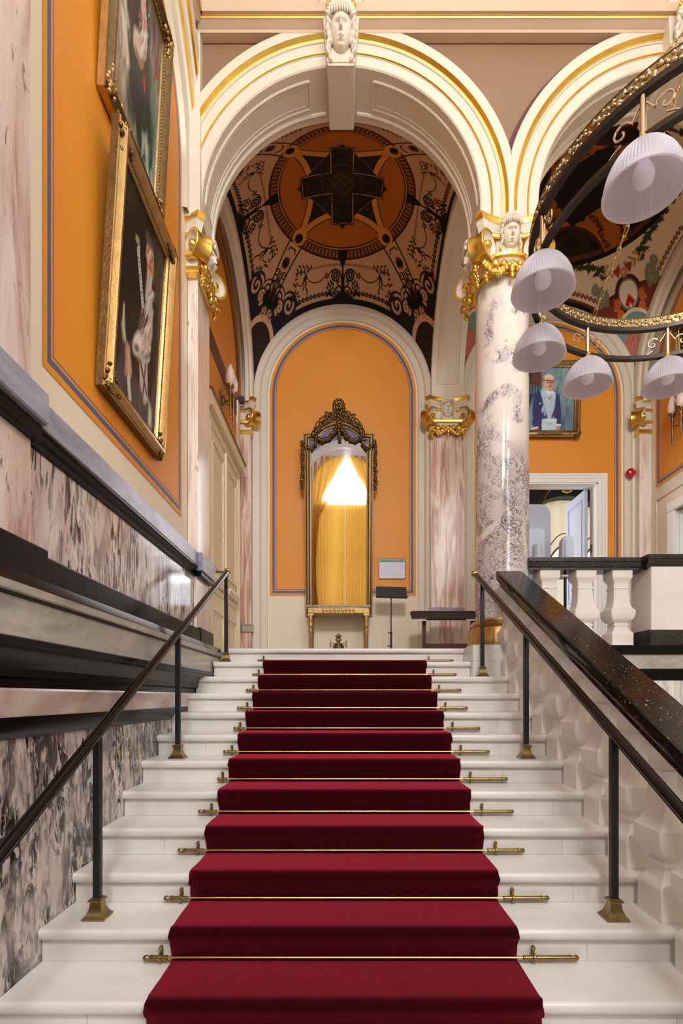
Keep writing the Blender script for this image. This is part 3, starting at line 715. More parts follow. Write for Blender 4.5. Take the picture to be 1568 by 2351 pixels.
RL = {3: 'large brass stair rod lowest on the red runner, nearest the foot of the stair', 13: 'topmost brass stair rod on the red runner, just below the landing edge'}
for n in range(3, 14):
    stair_rod(n, *RX[n], RL.get(n, f'brass stair rod on the red runner, {ORD[n-3]} counting up from the lowest visible rod'))

# ------------------------------------------------------------------ handrails on iron posts
def handrail(x, posts, yend, zend, label, brass_end):
    o = thing('handrail', (x, posts[0][1], .15*posts[0][0]), label, 'handrail', 'slim black handrails beside the runner')
    y0 = -.2; z0 = zend-.5*(yend-y0)
    pr = [(.024*math.cos(a)*(1.0), .021*math.sin(a)) for a in [2*PI*i/14 for i in range(14)]]
    b = MB(); k = 1/math.sqrt(1.25)
    b.loft([[(x+px, y-pz*.5*k, zz+pz*k) for px, pz in pr] for y, zz in ((y0, z0), (yend, zend))], caps=True)
    b.build('rail', M['rail_wood'], o, 60)
    b = MB(); b.loft([[(x+px*.55, y-(pz*.4-.024)*.5*k, zz+(pz*.4-.024)*k) for px, pz in pr] for y, zz in ((y0, z0), (yend-.02, zend-.01))], caps=True)
    b.build('rail_bar', M['black_iron'], o, 60)
    for n, y in posts:
        zb = .15*n+.001; zt = zend-.5*(yend-y)-.02
        b = MB(); b.box(x-.0165, x+.0165, y-.0165, y+.0165, zb+.07, zt, 0, .003); p = b.build('post', M['black_iron'], o)
        b = MB(); prof = [(.051, 0), (.052, .008), (.046, .013), (.036, .026), (.028, .045), (.0245, .068), (.024, .076), (.031, .079), (.032, .086), (.024, .090), (.0225, .094)]
        b.loft([[(x+sx*h, y+sy*h, zb+zz) for sx, sy in ((-1,-1),(1,-1),(1,1),(-1,1))] for h, zz in prof], caps=True)
        b.build('post_base', M['agedbrass'], p, 20)
    b = MB(); b.lathe([(.010, -.012), (.024, -.008), (.031, .0), (.033, .012), (.028, .026), (.016, .034), (.004, .036)], (x, yend, zend), ((0,.894,.447),(1,0,0),(0,-.447,.894)), 16)
    if brass_end:
        b.blob((x-.012, yend+.012, zend+.006), .033, n=12)
    b.build('end_cap', M['brass'], o)
    if not brass_end:
        b = MB(); b.lathe([(.008, 0), (.008, .06), (.016, .062), (.016, .07), (.006, .074), (.013, .084), (.004, .095)], (x-.02, yend+.005, zend), ((-1,0,0),(0,1,0),(0,0,1)), 12); b.build('bracket', M['agedbrass'], o)
handrail(-1.147, [(4, 2.52), (8, 3.73), (13, 5.24)], 5.28, 2.835, 'black handrail on iron posts along the left marble wall', False)
handrail(1.237, [(4, 2.51), (8, 3.73), (12, 4.92)], 5.16, 2.78, 'black handrail on iron posts in front of the stone balusters', True)

# ------------------------------------------------------------------ stone balusters
def baluster_mesh(H, name, slope=0.0):
    # (height fraction, half width) of the square section, read off the photograph
    pf = [(0, .103), (.145, .103), (.15, .104), (.165, .104), (.185, .098), (.20, .086), (.215, .078), (.255, .066), (.27, .063), (.275, .072), (.295, .072), (.30, .064), (.312, .063),
          (.325, .078), (.345, .095), (.37, .107), (.40, .114), (.43, .117), (.475, .1175), (.482, .112), (.50, .099), (.535, .086), (.58, .078), (.64, .074), (.70, .072), (.755, .070), (.76, .077), (.785, .077), (.79, .070), (.84, .070), (.855, .074), (.875, .084), (.90, .096), (.905, .097), (1.0, .097)]
    b = MB()
    def ring(h, z, top=False):
        c = h*.05
        P = [(-h+c,-h),(h-c,-h),(h,-h+c),(h,h-c),(h-c,h),(-h+c,h),(-h,h-c),(-h,-h+c)]
        return [(x, y, z + (slope*y if top else 0)) for x, y in P]
    b.loft([ring(h, f*H, f == 1.0) for f, h in pf], caps=True)
    return b.mesh(name, M['baluster'], 28)
bal = thing('stair_balustrade', (1.51, 3.0, 0), 'white stone balustrade with sloping black marble rail climbing beside the stair', 'balustrade')
me = baluster_mesh(.865, 'baluster', .5)
for n in range(1, 13):
    o = bpy.data.objects.new('baluster', me); COL.objects.link(o); o.parent = bal
    o.location = (1.525-1.51, NOSE(n)+.172-3.0, .15*n+.001); 
def slope_slab(b, prof, y0, y1, zref):
    """prof (x, dz) swept along the stair slope; zref(y)"""
    b.loft([[(x, y, zref(y)+dz) for x, dz in prof] for y in (y0, y1)], caps=True)
zr = lambda y: 2.745 + .5*(y-4.9)
b = MB(); X0, X1 = 1.365, 1.60
slope_slab(b, [(X0+.03, -.135), (X0+.03, -.115), (X0+.012, -.095), (X0+.012, -.085), (X0, -.075), (X0-.004, -.045), (X0, -.008), (X0+.008, 0), (X1-.008, 0), (X1, -.008), (X1+.004, -.045), (X1, -.075), (X1-.012, -.085), (X1-.012, -.095), (X1-.03, -.115), (X1-.03, -.135)], .5, 4.93, zr)
b.build('rail', M['black_marble'], bal, 30)
# landing balustrade
lb = thing('landing_balustrade', (2.3, 5.25, ZL), 'level white stone balustrade with black marble rail on the upper landing', 'balustrade')
me2 = baluster_mesh(.735, 'baluster_level')
for x in (1.955, 2.30, 2.645):
    o = bpy.data.objects.new('baluster', me2); COL.objects.link(o); o.parent = lb; o.location = (x-2.3, 5.29-5.25, 0)
b = MB()
pr = [(5.18, 2.832), (5.18, 2.85), (5.165, 2.858), (5.16, 2.90), (5.15, 2.905), (5.15, 2.94), (5.16, 2.945), (5.42, 2.945), (5.43, 2.94), (5.43, 2.905), (5.42, 2.90), (5.415, 2.858), (5.40, 2.85), (5.40, 2.832)]
b.prism(pr, 1.745, 2.90, 'x'); 
b.prism([(y-.07 if y < 5.3 else y+.07, z+.012) for y, z in pr], 2.83, 4.2, 'x'); b.build('rail', M['black_marble'], lb, 30)
b = MB(); b.box(2.87, 4.2, 5.11, 5.47, ZL+.14, 2.845, 0, .004); b.build('pier', M['baluster'], lb, 30)
b = MB(); b.prism([(5.075, ZL), (5.075, ZL+.11), (5.09, ZL+.125), (5.105, ZL+.15), (5.475, ZL+.15), (5.49, ZL+.125), (5.505, ZL+.11), (5.505, ZL)], 2.845, 4.2, 'x'); b.build('pier_base', M['black_marble'], lb, 30)
b = MB(); b.box(2.885, 4.2, 5.125, 5.455, ZL+.14, 2.84); 
# front of the landing, right of the stair
b = MB()
fp = [(5.05, 2.10, 0), (5.05, 2.02, 0), (5.07, 2.012, 1), (5.075, 2.01, 1), (5.075, 1.885, 0), (5.06, 1.88, 0), (5.06, 1.862, 0), (5.085, 1.85, 0), (5.10, 1.80, 0), (5.115, 1.775, 2), (5.125, 1.77, 2), (5.125, 0, 2)]
b.loft([[(x, y, z) for x in (1.663, XR)] for y, z, m in fp], closed=False, mfun=lambda i: fp[i][2])
b.box(1.663, XR, 5.055, 5.5, 2.03, 2.0985, 0)
struct(b, 'wall_landing', [M['black_band'], M['gray_band'], M['pale_veined']], 30)

# ------------------------------------------------------------------ carved faces
def face_grid(w, h, d, nu=36, nv=46):
    """front half of a head: u across, v up; returns MB in local x (across), y (towards -y), z (up), centre at origin"""
    b = MB(); R = []
    for j in range(nv):
        v = -1+2*j/(nv-1); row = []
        hw = math.sqrt(max(1-abs(v)**2.6, .0))*(1-.20*max(0, -v)**1.5)
        for i in range(nu):
            s = -1+2*i/(nu-1); u = s*hw
            z = math.sqrt(max(1-s*s, 0))**.8*(.95*math.sqrt(max(1-abs(v)**3, 0))+.05)*.8
            g = lambda cx, cy, sx, sy: math.exp(-((u-cx)/sx)**2-((v-cy)/sy)**2)
            z += .14*math.exp(-((v-.30)/.10)**2)*math.exp(-(u/.6)**2)                      # brow
            for e in (-1, 1):
                z -= .40*g(e*.34, .15, .19, .11); z += .26*g(e*.34, .13, .11, .06); z -= .06*g(e*.33, .13, .09, .012)          # eyes
                z += .05*g(e*.42, -.15, .2, .2)
                z += .05*g(e*.12, -.22, .06, .06)                                            # nostrils
            if -.30 < v < .32:
                t = (.32-v)/.62; z += (.12+.38*t)*math.exp(-(u/(.075+.06*t))**2)*(1 if v > -.2 else max(0, 1-(-.2-v)/.10))
            z += .09*g(0, -.44, .24, .05) + .09*g(0, -.60, .20, .05) - .20*g(0, -.52, .20, .034)
            z += .14*g(0, -.84, .22, .12) - .10*g(0, -.70, .28, .05)
            row.append((u*w/2, -z*d, v*h/2))
        R.append(row)
    return b.loft(R, closed=False)
def hair_locks(b, w, h, d, long=True, seed=1, m=0):
    r = random.Random(seed)
    for k in range(13):                                     # crown
        a = PI*(.06+.88*k/12)
        b.blob((w*.50*math.cos(a), -d*.42, h*.26+h*.34*math.sin(a)), (w*.10, d*.32, h*.13), Matrix.Rotation(-(a-PI/2)*.8, 3, 'Y'), m)
    for k in range(8):                                      # fringe
        x = (k/7-.5)*w*.74; b.blob((x, -d*.80, h*.41-abs(x)*.22), (w*.055, d*.16, h*.10), None, m)
    if long:
        for s in (-1, 1):
            for k in range(5):
                z = h*.22-k*h*.17; b.blob((s*w*(.54+.03*math.sin(k*2)), -d*.36, z), (w*.085, d*.24, h*.12), Matrix.Rotation(s*.25*(-1)**k, 3, 'Y'), m)
def mask_mb(w, h, d, long=True, band=True):
    b = face_grid(w, h, d)
    hair_locks(b, w, h, d, long)
    return b

# ------------------------------------------------------------------ capitals, column and pilasters
def capital(parent, cx, cy, z0, hs, round_neck, faces, scale=1.0, rneck=.25):
    """angular Ionic capital: gilt and cream abacus, corner scrolls, garland, masks. hs: half side of the shaft"""
    ha = hs*1.33; H = .545*scale; z1 = z0+H
    def outl(h, inset, z, n=10, cut=.16):
        P = []
        for k in range(4):
            a = k*PI/2; ca, sa = math.cos(a), math.sin(a)
            for i in range(n+1):
                u = -1+cut + (2-2*cut)*i/n; off = h - inset*(1-(u/(1-cut))**2)
                x, y = u*h, -off
                P.append((cx+x*ca-y*sa, cy+x*sa+y*ca, z))
        return P
    b = MB(); ins = .085*hs/.25
    lv = [(ha*.82, ins*.6, z1-.205*scale, 0), (ha*.86, ins*.7, z1-.185*scale, 1), (ha*.90, ins*.8, z1-.155*scale, 0), (ha*.885, ins*.9, z1-.15*scale, 0), (ha*.89, ins, z1-.12*scale, 0), (ha*.95, ins, z1-.075*scale, 0), (ha*.955, ins, z1-.06*scale, 0), (ha*.98, ins, z1-.055*scale, 1), (ha*1.02, ins, z1-.02*scale, 1), (ha*1.02, ins, z1, 1)]
    b.loft([outl(h, i, z) for h, i, z, m in lv], caps=True, mfun=lambda i: lv[i][3])
    b.build('abacus', [M['cream'], M['gold']], parent, 30)
    b = MB()                                               # bell between shaft and abacus, with gilt astragals
    if round_neck:
        pr = [(rneck+.005, 0, 1), (rneck+.03, .008, 1), (rneck+.035, .022, 1), (rneck+.022, .036, 1), (rneck+.022, .045, 1), (rneck+.034, .052, 1), (rneck+.034, .064, 1), (rneck+.014, .072, 0), (rneck+.012, .12, 0), (rneck+.03, .15, 1), (rneck+.05, .165, 1), (rneck+.055, .19, 1), (rneck+.03, .21, 0), (rneck+.01, .23, 0), (rneck+.02, .42, 0)]
        b.lathe([(r, h*scale) for r, h, m in pr], (cx, cy, z0), 'z', 40, mfun=lambda i: pr[i][2])
    else:
        h0 = hs
        pr = [(h0+.004, 0, 1), (h0+.024, .008, 1), (h0+.028, .022, 1), (h0+.018, .034, 1), (h0+.018, .045, 1), (h0+.026, .052, 1), (h0+.026, .064, 1), (h0+.008, .072, 0), (h0+.006, .12, 0), (h0+.02, .15, 1), (h0+.035, .165, 1), (h0+.04, .19, 1), (h0+.02, .21, 0), (h0+.006, .23, 0), (h0+.012, .42, 0)]
        b.loft([[(cx+sx*r, cy+sy*r, z0+h*scale) for sx, sy in ((-1,-1),(1,-1),(1,1),(-1,1))] for r, h, m in pr], caps=True, mfun=lambda i: pr[i][2])
    b.build('neck', [M['cream'], M['gold']], parent, 30)
    rv = .135*scale*hs/.25
    for k in range(4):                                      # corner scrolls
        a = PI/4+k*PI/2; dx, dy = math.cos(a), math.sin(a)
        if not faces[(k+0) % 4][1] and False: continue
        cxv, cyv, czv = cx+dx*(ha*1.12), cy+dy*(ha*1.12), z1-.30*scale
        ax = (-dy, dx, 0); U = (dx, dy, 0); W = (0, 0, 1)
        b = MB(); T = rv*.62
        pr = [(.004, -T*1.12), (rv*.22, -T*1.05), (rv*.30, -T*.8), (rv*.34, -T*.6), (rv*.62, -T*.62), (rv*.74, -T*.78), (rv*.80, -T), (rv*.97, -T), (rv*1.0, -T*.9), (rv*.90, -T*.35), (rv*.88, 0)]
        pr = pr + [(r, -h) for r, h in reversed(pr[:-1])]
        ms = [1, 1, 1, 0, 0, 0, 1, 1, 1, 1]; ms = ms + ms[::-1]
        b.lathe(pr, (cxv, cyv, czv), (ax, U, W), 28, mfun=lambda i: ms[i], caps=True)
        # channel running from the scroll up and along under the abacus
        for s in (-1, 1):
            path = [(cxv - dx*rv*.2 + ax[0]*s*T*.5, cyv - dy*rv*.2 + ax[1]*s*T*.5, czv+rv*.92), (cx+dx*ha*.85+ax[0]*s*ha*.28, cy+dy*ha*.85+ax[1]*s*ha*.28, z1-.185*scale), (cx+dx*ha*.66+ax[0]*s*ha*.50, cy+dy*ha*.66+ax[1]*s*ha*.50, z1-.20*scale)]
            b.tube(path, .022*scale, 8, 1)
        b.build('volute', [M['cream'], M['gold']], parent, 35)
    r = random.Random(int(cx*100+cy*10))
    for k, (nx, ny, on, deg) in enumerate([(0,-1,)+faces[0], (1,0)+faces[1], (0,1)+faces[2], (-1,0)+faces[3]]):
        if not on: continue
        ang = {(0,-1): 0, (1,0): PI/2, (0,1): PI, (-1,0): -PI/2}[(nx, ny)]
        Rm = Matrix.Translation((cx+nx*hs*.98, cy+ny*hs*.98, z1-.20*scale)) @ Matrix.Rotation(ang, 4, 'Z')
        b = mask_mb(.165*hs/.25*scale, .25*scale, .10*scale); b.blob((0, -.01*scale, -.135*scale), (.05*scale, .03*scale, .05*scale)); b.xform(Rm @ Matrix.Translation((0, -.03, .015)) @ Matrix.Rotation(.26, 4, 'X'))
        b.build('mask', M['cream'], parent, 75)
        b = MB()                                            # garland of fruit and leaves under the mask, hanging from the scrolls
        for i in range(46):
            u = -1+2*i/45; sag = .05*(abs(u)-.5)**2*4
            for q in range(2):
                s = .020+.012*r.random(); zz = -.335+.05*math.cos(u*PI*2)*.6 + r.uniform(-.02, .02)
                b.blob((u*hs*1.08, -.055-.05*math.cos(u*PI)**2*.4-r.uniform(0, .02), zz*scale), (s*scale, s*scale*.9, s*scale*1.15), Matrix.Rotation(r.uniform(-1, 1), 3, 'Y'), 0, 6)
        for s in (-1, 1):
            b.blob((s*hs*.62, -.075, -.30*scale), (.05*scale, .045*scale, .05*scale), None, 0, 8); b.blob((s*hs*.30, -.06, -.285*scale), (.035*scale, .04*scale, .04*scale))
            for i in range(9): b.blob((s*hs*(.98-.03*(i % 3)), -.05-.012*(i % 2), (-.27-.02*i)*scale), (.022*scale,)*3, None, 0, 6)
        b.blob((0, -.07, -.34*scale), (.032*scale, .035*scale, .055*scale)); b.blob((0, -.075, -.40*scale), (.026*scale, .03*scale, .04*scale))
        b.xform(Rm); b.build('garland', M['gold'], parent, 100)
ON, OFF = (True, 0), (False, 0)
# the great column
col = thing('column', (XCOL, 5.37, 1.8), 'tall round column of mottled violet and white marble with a gilded capital', 'column')
b = MB(); b.box(1.172, 1.92, 5.0, 5.74, 1.80, 1.945, 0, .004); b.box(1.172, 1.92, 5.0, 5.74, 1.947, ZL, 0, .004); b.box(1.176, 1.916, 5.004, 5.736, 1.801, ZL-.002, 0); b.build('plinth', M['white_marble'], col, 30)
b = MB(); b.lathe([(.345, ZL), (.345, ZL+.02), (.335, ZL+.03), (.33, ZL+.17), (.325, ZL+.18), (.30, ZL+.185), (.285, ZL+.20), (.30, ZL+.215), (.305, ZL+.235), (.29, ZL+.25), (.262, ZL+.255), (.258, ZL+.28)], (XCOL, 5.37, 0), 'z', 40); b.build('base', M['brass'], col, 30)
b = MB(); b.lathe([(.262, ZL+.27), (.256, ZL+.30)] + [(.256-.004*i/10, ZL+.3+3.3*i/10) for i in range(11)], (XCOL, 5.37, 0), 'z', 64); b.build('shaft', M['column'], col, 60)
capital(col, XCOL, 5.37, 5.585, .25, True, [ON, OFF, OFF, ON], .98, .252)

def pilaster(label, segs, joints, mat, cap, clip, faces=(OFF,)*4, base=(), z1=5.6, hs=.25):
    """segs: (x0, x1, y0, y1, z0, z1) blocks of the shaft; clip: wall planes (point, normal) the capital is cut against"""
    x0, x1, y0, y1 = segs[0][:4]; o = thing('pilaster', ((x0+x1)/2, y0, segs[0][4]), label, 'pilaster')
    b = MB()
    for sx0, sx1, sy0, sy1, sz0, sz1 in segs:
        zs = [sz0] + [j for j in joints if sz0 < j < sz1] + [sz1]
        for i in range(len(zs)-1): b.box(sx0, sx1, sy0, sy1, zs[i]+(.0015 if i else 0), zs[i+1]-(.0015 if i < len(zs)-2 else 0), 0)
        if len(zs) > 2: b.box(sx0+.003, sx1-.003, sy0+.003, sy1-.003, sz0, sz1)
    b.build('shaft', mat, o, 0)
    for name, bz0, bz1, gx0, gx1, gy0, gy1, m in base:
        b = MB(); b.box(gx0, gx1, gy0, gy1, bz0, bz1, 0, .008); b.build(name, m, o, 30)
    if cap:
        CLIP.extend(clip); capital(o, cap[0], cap[1], z1-.012, hs, False, list(faces), .98); CLIP.clear()
    return o
PX0, PX1 = -1.428, -1.498
pilaster('pink marble pilaster with gilded capital on the left wall at the head of the stair', [(PX0, -1.40, 5.13, 5.60, 2.105, 2.805), (PX1, -1.40, 5.17, 5.60, 2.805, 5.6)], [], M['pale_marble'], (-1.645, 5.365),
         [((PX1, 0, 0), (-1, 0, 0))], (OFF, ON, OFF, OFF),
         [('plinth', 2.106, 2.272, PX0, -1.355, 5.10, 5.60, M['black_band']), ('cap_band', 2.80, 2.975, PX0, -1.335, 5.09, 5.60, M['blue_cap']), ('under_band', 2.755, 2.80, PX0, -1.352, 5.10, 5.60, M['black_band'])])
pilaster('wide pale marble pilaster nearest the foot of the stair on the left wall', [(PX0, -1.405, 1.55, 2.43, 2.27, 2.805), (PX1, -1.405, 1.55, 2.43, 2.805, 9.5)], [], M['near_marble'], None, [],
         base=[('plinth', 2.106, 2.285, PX0, -1.345, 1.5, 2.47, M['black_band']), ('cap_band', 2.845, 2.99, PX0, -1.34, 1.5, 2.47, M['blue_cap']), ('under_band', 2.765, 2.845, PX0, -1.365, 1.5, 2.46, M['black_band'])])
pilaster('narrow pink marble corner pilaster with gilded capital beside the cream double door', [(-1.598, -1.43, 8.235, 8.418, ZL, 5.6)], [2.95, 3.52, 4.55], M['pink_marble'], (-1.68, 8.485), [((-1.598, 0, 0), (-1, 0, 0)), ((0, 8.418, 0), (0, 1, 0))],
         base=[('cap_band', 2.60, 2.72, -1.568, -1.40, 8.20, 8.418, M['gray_band'])])
pilaster('pink marble pilaster with gilded mask capital between the mirror wall and the column', [(1.285, 1.785, 8.20, 8.418, ZL, 5.6)], [], M['pink_marble'], (1.535, 8.45), [((0, 8.418, 0), (0, 1, 0))], (ON, OFF, OFF, OFF),
         [('foot', 2.85, 2.97, 1.275, 1.795, 8.19, 8.418, M['blue_cap'])])
pilaster('slender pale marble corner pilaster with gilded capital at the far right', [(4.44, 4.618, 8.22, 8.418, ZL, 5.6)], [3.1, 4.2], M['pale_marble'], (4.69, 8.47), [((4.618, 0, 0), (1, 0, 0)), ((0, 8.418, 0), (0, 1, 0))])

# keystones
def keystone(c, label):
    o = thing('keystone', (c, 5.3, 7.48), label, 'keystone', 'carved keystones of the front arches')
    b = MB()
    b.loft([[(c-w, y, z), (c+w, y, z), (c+w, 5.146, z), (c-w, 5.146, z)] for w, y, z in ((.128, 5.02, 7.475), (.174, 4.985, 7.92), (.178, 4.97, 7.922), (.178, 4.97, 7.94), (.20, 4.95, 7.965), (.215, 4.90, 7.975), (.215, 4.90, 8.2))], caps=True)
    b.box(c-.128, c+.128, 5.145, YB-.04, 7.475, 7.60)
    b.build('block', M['cream'], o, 25)
    b = MB(); b.loft([[(c-.128, y, 7.475), (c-.118, y, 7.452), (c+.118, y, 7.452), (c+.128, y, 7.475)] for y in (5.03, YB-.02)], caps=True); b.build('underside', M['cream'], o, 25)
    b = face_grid(.20, .30, .13); hair_locks(b, .22, .31, .12)
    for s in (-1, 1):
        for k in range(7): b.blob((s*(.105+.012*math.sin(k*1.7)), -.03, .06-k*.042), (.022, .03, .032), Matrix.Rotation(s*.3, 3, 'Y'))
    
    b.xform(Matrix.Translation((c, 4.985, 7.69)) @ Matrix.Rotation(.30, 4, 'X')); b.build('mask', M['cream'], o, 75)
    b = MB()
    for k in range(11):
        a = PI*(.08+.84*k/10); b.blob((c+.125*math.cos(a), 4.915-.02, 7.81+.11*math.sin(a)), (.022, .03, .016), Matrix.Rotation(-(a-PI/2), 3, 'Y'))
    for x in (-.02, 0, .02): b.blob((c+x, 4.87, 7.89-abs(x)*.3), (.012, .014, .022))
    b.build('diadem', M['gold'], o, 100)
keystone(XC1, 'carved cream keystone with a crowned face over the main arch')
keystone(XC2, 'carved cream keystone with a crowned face over the right arch, behind the chandelier')
# ------------------------------------------------------------------ framed pictures
def frame_rings(W, H, prof):
    return [[(-W/2+o, -w, -H/2+o), (W/2-o, -w, -H/2+o), (W/2-o, -w, H/2-o), (-W/2+o, -w, H/2-o)] for o, w, m in prof]
def corner_mb(W, H, fw, r, dens, sx, sz):
    """raised leaf work on one corner of a frame"""
    b = MB()
    for k in range(dens):
        t = (k/dens)**1.3*W*.20; side = k % 2
        x, z = (t, fw*r.uniform(.2, .85)) if side else (fw*r.uniform(.2, .85), t)
        b.blob((sx*(W/2-x), -.05-r.uniform(0, .02), sz*(H/2-z)), (r.uniform(.010, .018), .014, r.uniform(.012, .022)), Matrix.Rotation(r.uniform(-1.5, 1.5), 3, 'Y'), 0, 8)
    b.blob((sx*(W/2-fw*.45), -.06, sz*(H/2-fw*.45)), (.03, .024, .03), None, 0, 8)
    return b
def picture(name, Mx, W, H, fw, depth, mats, label, cat, painter, nu, nv, dens=26, plaque=False, group=None):
    loc = Mx @ Vector((0, 0, 0)); o = thing(name, loc, label, cat, group)
    prof = [(0, 0, 1), (0, depth*.55, 0), (fw*.06, depth*.62, 1), (fw*.14, depth*.60, 0), (fw*.20, depth*.68, 0), (fw*.34, depth*.98, 0), (fw*.46, depth*1.0, 0), (fw*.60, depth*.82, 0), (fw*.72, depth*.52, 1), (fw*.80, depth*.50, 1), (fw*.84, depth*.56, 0), (fw*.92, depth*.52, 0), (fw*.97, depth*.34, 1), (fw*1.0, depth*.2, 1), (fw*1.0, .004, 1)]
    b = MB(); b.loft(frame_rings(W, H, prof), mfun=lambda i: prof[i][2]); r = random.Random(len(label))
    b.box(-W/2+.01, W/2-.01, -.012, -.002, -H/2+.01, H/2-.01, 1)
    b.xform(Mx); b.build('frame', mats, o, 30)
    for sx in (-1, 1):
        for sz in (-1, 1):
            b = corner_mb(W, H, fw, r, dens, sx, sz); b.xform(Mx); b.build('corner_ornament', mats[1], o, 100)
    b = MB()
    n = int(H/.03)
    for i in range(n):
        z = -H/2+fw*.9+(H-fw*1.8)*i/(n-1)
        for s in (-1, 1): b.blob((s*(W/2-fw*.90), -depth*.54, z), (.006, .005, .010), None, 0, 6)
    n = int(W/.03)
    for i in range(n):
        x = -W/2+fw*.9+(W-fw*1.8)*i/(n-1)
        for s in (-1, 1): b.blob((x, -depth*.54, s*(H/2-fw*.90)), (.010, .005, .006), None, 0, 6)
    b.xform(Mx); b.build('bead_moulding', mats[1], o, 100)
    u, v = paint_grid(nu, nv); K = painter(u, v)
    cw, ch = W-2*fw+.01, H-2*fw+.01
    L = np.stack([(u-.5)*cw, np.full(u.size, -.016), (v-.5)*ch], 1); R3 = np.array(Mx.to_3x3()); P = L @ R3.T + np.array(Mx.translation)
    grid_mesh('canvas', P, nu, nv, K.C, M['canvas'], o)
    if plaque:
        b = MB(); b.box(-.19, .19, -depth*1.08, -depth*.8, -H/2+.02, -H/2+.07, 0, .004); b.xform(Mx); b.build('name_plate', M['darkgilt'], o)
    return o
def wallM(x, y, z, ang, tilt):
    """local x across, -y out of the wall, z up; ang turns about z, tilt leans the top outwards"""
    return Matrix.Translation((x, y, z)) @ Matrix.Rotation(ang, 4, 'Z') @ Matrix.Rotation(tilt, 4, 'X')

def paint_lower(u, v):
    K = Paint(u, v, rgb(15,14,14)); A = K
    A.blur_noise(60, (.05, .16), [rgb(26,24,22), rgb(34,31,26), rgb(22,22,24)], (.2, 1), .7, 3)
    A.blur_noise(26, (.06, .16), [rgb(74,60,40), rgb(92,76,50), rgb(48,42,32)], (.3, 1), .6, 5, (.72, 1, .72, 1))
    A.blur_noise(18, (.05, .13), [rgb(62,54,38), rgb(50,46,36)], (.2, 1), .5, 9, (.1, .5, .88, 1))
    A.poly([(.93,.25),(1,.25),(1,.95),(.95,.93)], rgb(96,82,78), .03, .85)
    A.poly([(0,0),(1,0),(1,.22),(.75,.26),(.4,.18),(0,.10)], rgb(62,60,66), .06, .75)
    A.blur_noise(60, (.05, .15), [rgb(84,82,90), rgb(50,50,58), rgb(104,98,96), rgb(60,66,84)], (.1, 1), .55, 11, (.2, 1, 0, .2))
    A.poly([(.30,.80),(.46,.74),(.62,.70),(.86,.66),(.96,.50),(.93,.30),(.86,.18),(.55,.16),(.28,.20),(.20,.40),(.20,.66)], rgb(12,12,13), .02)
    A.ell(.66,.835,.085,.075, rgb(206,160,132), .0, .16); A.ell(.69,.79,.06,.05, rgb(186,128,104), 0, .3); A.ell(.63,.87,.05,.04, rgb(226,188,160), 0, .4)
    A.ell(.62,.905,.09,.03, rgb(86,78,74), .1, .4); A.ell(.575,.83,.018,.03, rgb(186,130,110)); A.ell(.60,.845,.02,.007, rgb(60,42,38)); A.ell(.70,.845,.02,.007, rgb(60,42,38)); A.stroke([(.66,.85),(.675,.815),(.655,.812)], .006, rgb(150,96,80)); A.stroke([(.635,.788),(.69,.79)], .006, rgb(140,62,60))
    A.stroke([(.60,.862),(.63,.865)], .005, rgb(90,70,60)); A.stroke([(.68,.865),(.72,.862)], .005, rgb(90,70,60))
    A.poly([(.60,.765),(.72,.765),(.73,.60),(.66,.56),(.60,.62)], rgb(206,200,192), .012); A.stroke([(.60,.76),(.62,.66)], .014, rgb(150,24,28)); A.stroke([(.66,.75),(.66,.60)], .01, rgb(120,116,112))
    A.stroke([(.35,.79),(.40,.80),(.42,.77)], .018, rgb(150,140,110))
    for i in range(15):
        t = i/14; x, y = .40+.17*t, .76-.22*t; A.ell(x, y, .026, .016, rgb(206,208,204), .6); A.ell(x+.004, y, .012, .007, rgb(40,30,34)); 
        if i % 4 == 2: A.ell(x, y-.008, .018, .01, rgb(120,24,36))
    A.blur_noise(46, (.02, .06), [rgb(210,202,198), rgb(150,142,140), rgb(70,54,54), rgb(232,226,220)], (.3, 1), .85, 21, (.60, .80, .52, .70))
    A.stroke([(.74,.60),(.76,.50),(.70,.42),(.60,.36),(.52,.335)], [.045,.05,.06,.065,.06], rgb(186,170,160)); 
    A.blur_noise(90, (.02, .05), [rgb(224,214,206), rgb(150,128,120), rgb(120,84,78), rgb(236,228,220)], (.7, 1), .7, 23, (.50, .78, .34, .52))
    A.ell(.50,.335,.10,.05, rgb(226,218,210), .5, .3); A.ell(.49,.31,.055,.02, rgb(110,100,92), .2, .4)
    A.poly([(.55,.30),(.73,.34),(.80,.14),(.72,.10),(.60,.17)], rgb(186,178,166), .015); A.stroke([(.58,.28),(.76,.17)], .012, rgb(84,26,34)); A.stroke([(.70,.30),(.68,.13)], .012, rgb(84,26,34))
    A.poly([(.20,.42),(.24,.34),(.27,.26),(.22,.24),(.17,.30)], rgb(150,156,128), .012); A.stroke([(.20,.40),(.21,.30),(.26,.27)], .012, rgb(212,206,176))
    A.poly([(.26,.27),(.36,.26),(.42,.14),(.36,.10),(.30,.18)], rgb(196,150,128), .014); A.stroke([(.37,.11),(.42,.03)], .028, rgb(206,202,190)); A.blur_noise(12, (.03,.07), [rgb(156,110,92), rgb(222,180,154)], (.4,-1), .6, 31, (.28,.40,.13,.25))
    A.poly([(.82,.15),(.90,.12),(.92,.04),(.84,.02)], rgb(206,206,192), .02, .9)
    return K
